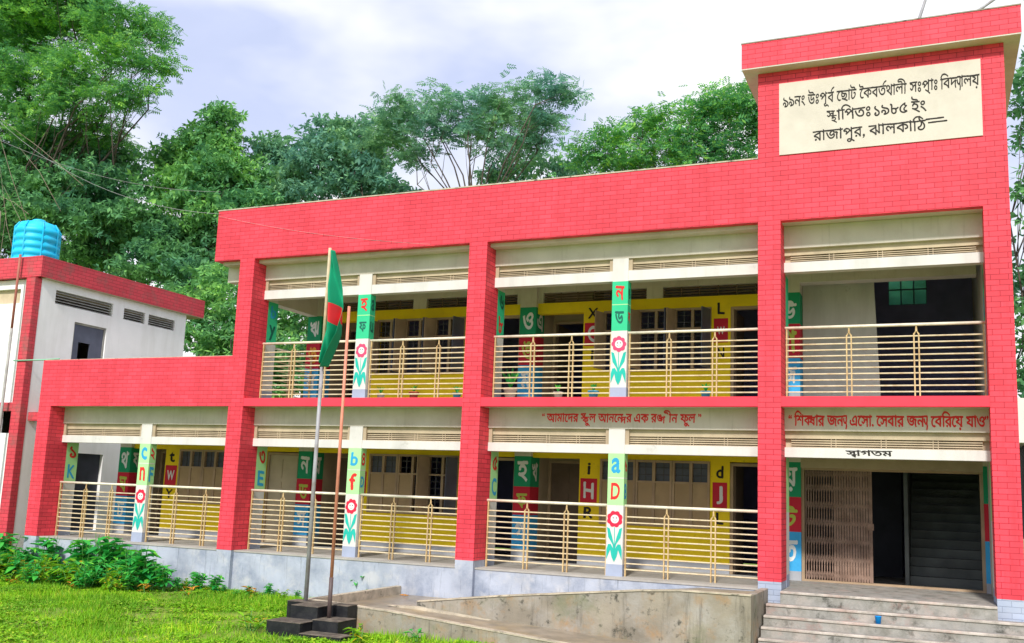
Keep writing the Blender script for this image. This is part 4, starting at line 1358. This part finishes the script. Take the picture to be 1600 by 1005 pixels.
def sprays(P, size, kind):
    """leaf sprays at points P: feathery pinnate sprays or broad leaf whorls; returns quads"""
    N = len(P)
    d = RNG.normal(size=(N, 3)); d[:, 2] = d[:, 2]*.45-.12
    d, a, c = rot_frames(d)
    a[:, 2] *= .3
    a /= np.linalg.norm(a, axis=1, keepdims=True)
    c = np.cross(d, a)
    s = size*RNG.uniform(.7, 1.3, size=(N, 1))
    out = []
    if kind == 'fern':
        for k, t in enumerate((.2, .45, .7, .95)):
            for sg in (-1, 1):
                base = P+d*s*t
                tip = base+(a*sg*.55*(1.1-.5*t)+d*.28)*s-np.array([0, 0, .06])*s
                mid = (base+tip)/2
                w_ = d*s*.12
                out.append(np.stack([base, mid-w_, tip, mid+w_], 1))
    else:
        for k in range(5):
            an = k*2*math.pi/5+RNG.uniform(-.4, .4, size=(N, 1))
            dr = d*.45+a*np.cos(an)+c*np.sin(an)*.6
            dr[:, 2] -= .25
            dr /= np.linalg.norm(dr, axis=1, keepdims=True)
            sd_ = np.cross(dr, d+np.array([.1, .2, .9])); sd_ /= np.linalg.norm(sd_, axis=1, keepdims=True)+1e-6
            tip = P+dr*s
            mid = P+dr*s*.5
            out.append(np.stack([P, mid-sd_*s*.2, tip, mid+sd_*s*.2], 1))
    return np.concatenate(out)


def crown_points(clumps, per_m3, sub_r):
    """clumps: (centre, rx, ry, rz) ellipsoids; leaves gather round twig ends inside them"""
    pts = []
    for (c, rx, ry, rz) in clumps:
        vol = 4.19*rx*ry*rz
        nsub = max(6, int(vol*per_m3))
        q = RNG.normal(size=(nsub, 3)); q /= np.linalg.norm(q, axis=1, keepdims=True)
        rad = RNG.uniform(.25, 1.0, size=(nsub, 1))**.55
        q = q*rad*np.array([rx, ry, rz])
        q[:, 2] = np.where(q[:, 2] < -.55*rz, q[:, 2]*.6, q[:, 2])
        q += np.array(c)
        for s in q:
            m_ = RNG.integers(16, 32)
            e = RNG.normal(size=(m_, 3))*np.array([sub_r, sub_r, sub_r*.5])
            pts.append(s+e)
    return np.vstack(pts)


def tree(name, label, cat, base, clumps, mat, leaf, kind, density, sub_r=.3, trunk_r=.18, lean=(0, 0), group=None):
    """clumps in world coordinates"""
    base = np.array(base, float)
    t = thing(name, label, cat, tuple(base), group)
    cl = [(np.array(c)-base, rx, ry, rz) for c, rx, ry, rz in clumps]
    top = np.mean([c for c, *_ in cl], axis=0)
    zmin = min(c[2]-rz for c, rx, ry, rz in cl)
    fork = np.array([top[0]*.55+lean[0], top[1]*.55+lean[1], max(1.0, zmin*.78)])
    tb = MB()
    tb.tube([(0, 0, -.1), (fork[0]*.35, fork[1]*.35, fork[2]*.4), (fork[0]*.7, fork[1]*.7, fork[2]*.75), tuple(fork)],
            [trunk_r*1.25, trunk_r, trunk_r*.85, trunk_r*.7], 9)
    for (c, rx, ry, rz) in cl:
        d = c-fork
        j = RNG.normal(size=3)*.12*np.linalg.norm(d)
        m1 = fork+d*.35+j*.6+np.array([0, 0, .06*np.linalg.norm(d)])
        m2 = fork+d*.72+j
        r0 = trunk_r*.2
        tb.tube([tuple(fork), tuple(m1), tuple(m2), tuple(c+np.array([0, 0, rz*.3]))], [r0, r0*.75, r0*.5, r0*.22], 6)
        for q in range(3):
            e = RNG.normal(size=3); e /= np.linalg.norm(e); e[2] = abs(e[2])*.7-.1
            e = c+e*np.array([rx, ry, rz])*.85
            s0 = m2 if q % 2 else (m1+m2)/2
            tb.tube([tuple(s0), tuple((s0+e)/2+RNG.normal(size=3)*.15), tuple(e)], [r0*.34, r0*.22, r0*.08], 5)
    o = tb.build('trunk', 'bark', None, smooth=True); o.parent = t
    P = crown_points(cl, density, sub_r)
    mesh_from_quads('crown', sprays(P, leaf, kind), mat, t)
    return t


def C(u, v, y, ru, rv=None, ry=None):
    """an ellipsoidal leaf clump centred where the photograph shows it at depth y; ru, rv in photo pixels"""
    p = at(u, v, y)
    k = float(np.dot(p-CAM, _f))/FPX
    rv = rv or ru
    return (p, ru*k, (ry or ru)*k, rv*k)


def base_of(u, y):
    p = at(u, 700, y)
    return (p[0], y, GZ)


random.seed(3)
# big feathery tree at the far left
tree('feathery_tree', 'tall feathery bright green tree filling the top left corner behind the annex', 'tree', base_of(-20, 12), [C(-10, 250, 11.5, 60, 40), C(50, 265, 12, 50, 32), C(110, 230, 12, 60, 30), C(175, 225, 12, 44, 24), C(230, 60, 11, 34, 22),
   
    C(20, 40, 11, 75, 50), C(110, 25, 11.5, 70, 42), C(185, 35, 10.5, 55, 32), C(235, 30, 11, 36, 22), C(-50, 100, 11, 70, 50),
    C(60, 115, 10.5, 65, 34), C(130, 110, 10, 55, 30), C(200, 95, 10.5, 50, 24), C(240, 100, 10.5, 26, 18), C(100, 165, 10, 60, 28), C(170, 150, 10, 50, 24),
    C(20, 180, 11, 60, 34), C(210, 140, 10, 40, 20), C(90, -40, 11, 90, 50), C(-60, 10, 12, 90, 60), C(150, 195, 10.5, 40, 18), C(60, 215, 11, 55, 22)],
    'lf_fern', .32, 'fern', 3.3, .34, .30)
# darker tree beneath it
tree('dark_tree', 'dark dense tree below the feathery crown, behind the blue water tank', 'tree', base_of(60, 12), [
    C(20, 260, 12, 70, 40), C(100, 250, 12, 60, 38), C(165, 255, 12.5, 48, 34), C(60, 310, 12, 60, 40), C(130, 310, 12, 55, 36), C(190, 300, 12, 36, 26), C(-40, 310, 12, 60, 50),
    C(0, 370, 10, 50, 40), C(50, 350, 10, 50, 36), C(20, 300, 10, 50, 36), C(90, 330, 10, 50, 36), C(140, 345, 10, 46, 32), C(-30, 240, 10.5, 50, 36), C(70, 285, 10, 50, 26), C(150, 280, 10.5, 44, 26), C(205, 330, 11, 36, 28)],
    'lf_dark', .24, 'broad', 3.6, .32, .22)
# undergrowth trees between annex and school
tree('bushy_tree', 'bushy dark green tree filling the gap between annex roof and school', 'tree', base_of(200, 13), [
    C(140, 385, 11, 45, 36), C(195, 360, 12, 55, 38), C(255, 375, 12, 55, 42), C(310, 390, 13, 48, 46), C(240, 420, 11, 60, 40), C(300, 440, 11, 50, 40), C(335, 400, 13, 40, 40), C(170, 400, 12, 50, 34)],
    'lf_dark', .24, 'broad', 3.2, .32, .2)
tree('leafy_tree', 'bright green leafy tree low behind the single-storey roof', 'tree', base_of(340, 10), [
    C(330, 470, 10, 50, 40), C(300, 520, 10, 50, 36), C(350, 540, 9.5, 40, 40), C(345, 430, 11, 36, 34), C(380, 500, 10, 45, 45), C(430, 490, 10, 45, 45), C(420, 560, 10, 55, 45),
    C(470, 540, 10, 45, 50), C(380, 590, 9.5, 50, 40), C(460, 600, 10, 50, 40), C(490, 490, 10.5, 36, 36), C(415, 440, 10.5, 45, 30)],
    'lf_mid', .22, 'broad', 4.0, .30, .16)
tree('rounded_tree', 'rounded mid green tree rising between the annex and the roof parapet', 'tree', base_of(310, 13), [C(335, 270, 13, 50, 36), C(285, 265, 13, 40, 32), C(390, 325, 13, 45, 34), C(325, 210, 13, 30, 24), C(352, 178, 13, 22, 16),
   
    C(345, 195, 13, 30, 26), C(310, 235, 13, 45, 34), C(365, 235, 13.5, 36, 32), C(270, 240, 13, 38, 30), C(255, 290, 12.5, 40, 34), C(310, 300, 12.5, 50, 40), C(365, 300, 13, 42, 40),
    C(280, 340, 12.5, 45, 34), C(340, 345, 12.5, 44, 30), C(400, 290, 14, 36, 36)],
    'lf_mid', .24, 'broad', 3.4, .32, .22)
tree('bluish_tree', 'dense bluish green tree behind the left half of the roof parapet', 'tree', base_of(470, 15), [C(530, 195, 15.5, 26, 14), C(530, 250, 15, 46, 36), C(585, 300, 15, 44, 24), C(470, 265, 15, 40, 30), C(575, 205, 15.5, 26, 18), C(440, 240, 15, 30, 24),
   
    C(420, 250, 15, 36, 30), C(445, 290, 15, 50, 36), C(510, 210, 15.5, 30, 22), C(545, 225, 15.5, 42, 32), C(500, 265, 15, 48, 38), C(560, 275, 15, 48, 38), C(400, 300, 15, 44, 30), C(590, 240, 16, 38, 36),
    C(475, 310, 14.5, 50, 24), C(620, 290, 15, 34, 22), C(430, 225, 15, 22, 16)],
    'lf_teal', .24, 'broad', 3.4, .32, .22)
# umbrella tree with open limbs
tree('umbrella_tree', 'wide umbrella crowned tree with bare forked limbs above the middle of the roof', 'tree', base_of(735, 14), [
    C(640, 170, 14, 42, 22), C(690, 160, 14, 38, 22), C(740, 170, 14, 42, 26), C(790, 150, 14, 42, 24), C(845, 138, 14, 36, 16), C(890, 145, 14, 26, 11), C(620, 200, 14.5, 44, 24), C(680, 205, 14, 44, 24),
    C(750, 205, 14, 44, 24), C(800, 190, 14, 42, 22), C(830, 175, 14, 34, 18), C(835, 215, 14, 26, 16), C(800, 232, 14, 34, 14), C(600, 225, 15, 36, 20), C(650, 240, 14.5, 34, 14), C(855, 190, 14, 16, 8)],
    'lf_teal', .30, 'fern', 4.6, .32, .20)
tree('small_tree', 'small dark bluish tree just over the roof edge right of the umbrella tree', 'tree', base_of(840, 17), [
    C(780, 278, 17, 22, 12), C(815, 268, 17, 26, 16), C(855, 250, 17, 32, 22), C(890, 258, 17, 28, 22), C(870, 280, 17, 38, 16)],
    'lf_teal', .22, 'broad', 3.4, .3, .14)
tree('spreading_tree', 'spreading light green tree between the roof parapet and the sign tower', 'tree', base_of(1080, 13), [
    C(945, 225, 13, 34, 18), C(990, 205, 13, 40, 20), C(1040, 195, 13, 40, 22), C(1090, 180, 13, 42, 24), C(1140, 160, 13, 42, 24), C(1190, 155, 13, 45, 28), C(930, 255, 13.5, 30, 18), C(980, 245, 13, 42, 22),
    C(1040, 235, 13, 42, 22), C(1100, 220, 13, 44, 24), C(1160, 205, 13, 46, 28), C(1080, 255, 13, 44, 16), C(1150, 245, 13, 46, 18), C(1000, 265, 13.5, 40, 14), C(1230, 200, 13.5, 45, 40)],
    'lf_bright', .30, 'fern', 6.5, .36, .22)
tree('roadside_tree', 'dark green tree showing as a strip right of the end pillar', 'tree', base_of(1640, 9), [
    C(1640, 120, 9, 50, 40), C(1620, 190, 9, 44, 44), C(1650, 260, 9, 50, 44), C(1625, 330, 9, 44, 44), C(1640, 410, 9, 50, 44), C(1625, 480, 9, 46, 44), C(1640, 560, 9, 50, 44), C(1625, 610, 9, 45, 36)],
    'lf_dark', .22, 'broad', 4.2, .3, .2)
tree('back_tree', 'leafy tree behind the stair hall seen only through its window', 'tree', (2.5, 12, GZ), [
    ((1.6, 12, 7.0), 1.6, 1.4, 1.5), ((3.4, 12, 7.4), 1.6, 1.4, 1.6), ((2.4, 12.5, 5.6), 1.5, 1.2, 1.3)],
    'lf_teal', .24, 'broad', 3.0, .3, .16)

# a bare dry tree
db = at(-10, 420, 7)
dt = thing('bare_tree', 'leafless dry twigs crossing the far left edge above the annex', 'dead tree', (db[0], 7, GZ))
tb = MB()
hz = db[2]-GZ
for (u0, v0), (u1, v1) in (((0, 440), (10, 330)), ((30, 430), (0, 260)), ((60, 400), (5, 290)), ((50, 370), (-10, 180)), ((130, 290), (0, 185)), ((45, 335), (-15, 300)), ((95, 330), (30, 230))):
    a = at(u0, v0, 7)-np.array(dt.location); c = at(u1, v1, 7)-np.array(dt.location)
    a2 = (a+c)/2+RNG.normal(size=3)*.12
    tb.tube([tuple(a), tuple(a2), tuple(c)], [.012, .009, .004], 5)
tb.tube([(0, 0, 0), (.1, 0, hz*.5), (.1, 0, hz), tuple(at(0, 330, 7)-np.array(dt.location))], [.14, .12, .08, .04], 8)
o = tb.build('trunk', 'drytwig', None, smooth=True); o.parent = dt

# ------------------------------------------------------------------ weeds along the plinth
def weed_proto(name, label, h, nleaf, lsize, mat, cat='weed', spread=.6):
    t = thing(name, label, cat, (0, 0, GZ))
    sb_ = MB(); Q = []
    ns = max(2, nleaf//6)
    for s in range(ns):
        a = RNG.uniform(0, 6.28); rr = RNG.uniform(.05, .3)*spread
        top = np.array([math.cos(a)*rr*1.6, math.sin(a)*rr*1.6, h*RNG.uniform(.6, 1.0)])
        root = np.array([math.cos(a)*rr*.3, math.sin(a)*rr*.3, 0])
        mid = (root+top)/2+RNG.normal(size=3)*.03
        sb_.tube([tuple(root), tuple(mid), tuple(top)], [.009, .007, .004], 5)
        for l in range(6):
            f = .35+.65*(l+RNG.random()*.5)/6
            p = root*(1-f)+top*f
            an = RNG.uniform(0, 6.28); ti = RNG.uniform(-.35, .65)
            d = np.array([math.cos(an)*math.cos(ti), math.sin(an)*math.cos(ti), math.sin(ti)])
            sd_ = np.cross(d, [0, 0, 1.0]); sd_ /= np.linalg.norm(sd_)
            up = np.cross(sd_, d)
            L_ = lsize*RNG.uniform(.6, 1.2); w_ = L_*RNG.uniform(.2, .3)
            tip = p+d*L_-np.array([0, 0, L_*.22])
            m1 = p+d*L_*.35+up*L_*.05; m2 = p+d*L_*.68-np.array([0, 0, L_*.05])
            Q.append([p, m1-sd_*w_, m2-sd_*w_*.7, tip])
            Q.append([p, tip, m2+sd_*w_*.7, m1+sd_*w_])
    o = sb_.build('stem', 'stem', None); o.parent = t
    mesh_from_quads('leaves', np.array(Q), mat, t)
    return t


def copy_thing(src, loc, rz, sc_, label, group):
    r = src.copy(); COL.objects.link(r)
    r.location = loc; r.rotation_euler = (0, 0, rz); r.scale = (sc_,)*3
    r['label'] = label; r['group'] = group
    for ch in list(src.children):
        c = ch.copy(); COL.objects.link(c); c.parent = r
    return r


GW = 'leafy weeds along the foot of the plinth'
protos = [weed_proto('weed_plant', '', .80, 60, .27, 'lf_weed'), weed_proto('weed_plant', '', .52, 54, .21, 'lf_weed'), weed_proto('weed_plant', '', .42, 54, .17, 'lf_weed2')]
spots = []
for q in range(112):
    if q < 100:
        x = -19.2+7.4*(q/99)
        f = (x+19.2)/7.4
        y = RNG.uniform(-2.5+.8*f, -.15)
    else:
        x = -11.7+2.6*((q-100)/11)
        f = 1.0
        y = RNG.uniform(-.5, -.12)
    x += RNG.uniform(-.2, .2)
    kind = 0 if (y > -.9 and q % 4 != 2) else (1 if q % 3 == 1 else 2)
    spots.append((x, y, kind, RNG.uniform(.6, 1.3)*(1.35-.4*f if f < .95 else (.75 if f < 1 else .42))))
wordy = {0: 'tall emerald leafy weed', 1: 'mid-height emerald leafy weed', 2: 'low yellowish leafy weed'}
used_p = set()
for q, (x, y, kind, s) in enumerate(spots):
    lab = wordy[kind]+' in the overgrown row before the grey plinth'
    src = protos[kind]
    if kind not in used_p:
        used_p.add(kind)
        src.location = (x, y, GZ); src.scale = (s,)*3; src['label'] = lab; src['group'] = GW
    else:
        copy_thing(src, (x, y, GZ), RNG.uniform(0, 6.28), s, lab, GW)

# orange dry sprigs among the weeds
pr = weed_proto('orange_weed', 'orange leaved sprig among the green weeds by the plinth', .28, 14, .13, 'lf_dry', spread=.35)
GO = 'orange leaved sprigs among the weeds'
osp = [(-15.9, -1.35), (-15.0, -1.7), (-14.2, -1.45), (-13.3, -1.8), (-12.6, -1.2), (-11.8, -1.35), (-10.9, -1.1), (-16.6, -1.6), (-9.9, -.5), (-14.6, -2.1)]
for q, (x, y) in enumerate(osp):
    if q == 0:
        pr.location = (x, y, GZ); pr['group'] = GO
    else:
        copy_thing(pr, (x, y, GZ), q*1.3, RNG.uniform(.8, 1.15), pr['label'], GO)

# stray plants the photograph shows on their own
t = weed_proto('weed_plant', 'lone green sapling growing from the ramp landing against the plinth', .34, 24, .17, 'lf_weed')
p = atz(559, 921, -.6); t.location = (p[0], p[1], -.6)
t = weed_proto('weed_plant', 'tiny green sprout in the puddle on the ramp landing', .14, 12, .10, 'lf_weed', spread=.3)
p = atz(574, 932, -.6); t.location = (p[0], p[1], -.6)
t = weed_proto('weed_plant', 'bright green round-leaved sprig before the outer ramp wall', .20, 12, .13, 'lf_weed', spread=.4)
p = atz(652, 1003, GZ); t.location = (p[0], min(p[1], -3.05), GZ)
t = weed_proto('weed_plant', 'yellow-green weed leaning on the black podium', .32, 24, .16, 'lf_weed2')
t.location = (-7.12, -4.0, GZ)
t = weed_proto('weed_plant', 'leafy plant reaching up in front of the annex pillar at the left edge', .95, 48, .30, 'lf_weed')
p = at(12, 850, -.3); t.location = (p[0], -.3, GZ)
t = weed_proto('weed_plant', 'small weed at the foot of the podium front tiers', .30, 24, .16, 'lf_weed2')
p = atz(560, 1006, GZ); t.location = (p[0], p[1], GZ)

# grass: blades over the lawn, nobody could count them
N = 115000
gx = RNG.uniform(-21, -.2, N*2); gy = RNG.uniform(-9.5, .05, N*2)
keep = (gx < -7.05) | (gy < -4.10) | ((gx > -5.35) & (gy < -2.97))
keep &= gx < -.2
patch = np.sin(gx*1.1+2)*np.sin(gy*1.3)+.5*np.sin(gx*2.7+gy*2.1)+.4*np.sin(gx*5.3-gy*4.7)
keep &= RNG.random(N*2) < np.clip(.62+.5*patch, .10, 1)
bare = np.exp(-(((gx+7.7)/.75)**2+((gy+4.0)/1.3)**2))
keep &= RNG.random(N*2) > bare*.9
gx, gy = gx[keep][:N], gy[keep][:N]
n = len(gx)
gz = GZ+np.where(gx < -7.2, .04*np.sin(gx*1.3+gy)*np.sin(gy*.9-gx*.4)+.02*np.sin(gx*3.1)*np.cos(gy*2.7), -.02)-.01
h = RNG.uniform(.05, .13, n)*(1+.4*np.sin(gx*.9)*np.sin(gy*1.7))
an = RNG.uniform(0, 6.28, n)
sx, sy = np.cos(an)*.010, np.sin(an)*.010
lx, ly = RNG.normal(size=n)*.045, RNG.normal(size=n)*.045
V = np.zeros((n, 3, 3))
V[:, 0] = np.stack([gx-sx, gy-sy, gz], 1)
V[:, 1] = np.stack([gx+sx, gy+sy, gz], 1)
V[:, 2] = np.stack([gx+lx, gy+ly, gz+h], 1)
# low broad leaves creeping between the blades, in drifts
k = (np.sin(gx*1.7+.5)*np.sin(gy*2.1+1)+.4*np.sin(gx*4.1-gy*3.3) > -.1) & (RNG.random(n) < .55)
bx, by, bz = gx[k], gy[k], gz[k]+RNG.uniform(.01, .07, k.sum())
a2 = RNG.uniform(0, 6.28, k.sum()); r2_ = RNG.uniform(.018, .045, k.sum())
for rep_ in range(3):
    a3 = a2+rep_*2.1
    B = np.zeros((len(bx), 3, 3))
    B[:, 0] = np.stack([bx, by, bz], 1)
    B[:, 1] = np.stack([bx+np.cos(a3-.45)*r2_*1.6, by+np.sin(a3-.45)*r2_*1.6, bz+RNG.normal(size=len(bx))*.012], 1)
    B[:, 2] = np.stack([bx+np.cos(a3+.45)*r2_*1.6, by+np.sin(a3+.45)*r2_*1.6, bz+RNG.normal(size=len(bx))*.012], 1)
    V = np.concatenate([V, B])
go = mesh_from_quads('grass', V, 'grass', n=3)
go['kind'] = 'stuff'

tag(go, 'short bright green grass covering the yard', 'grass')
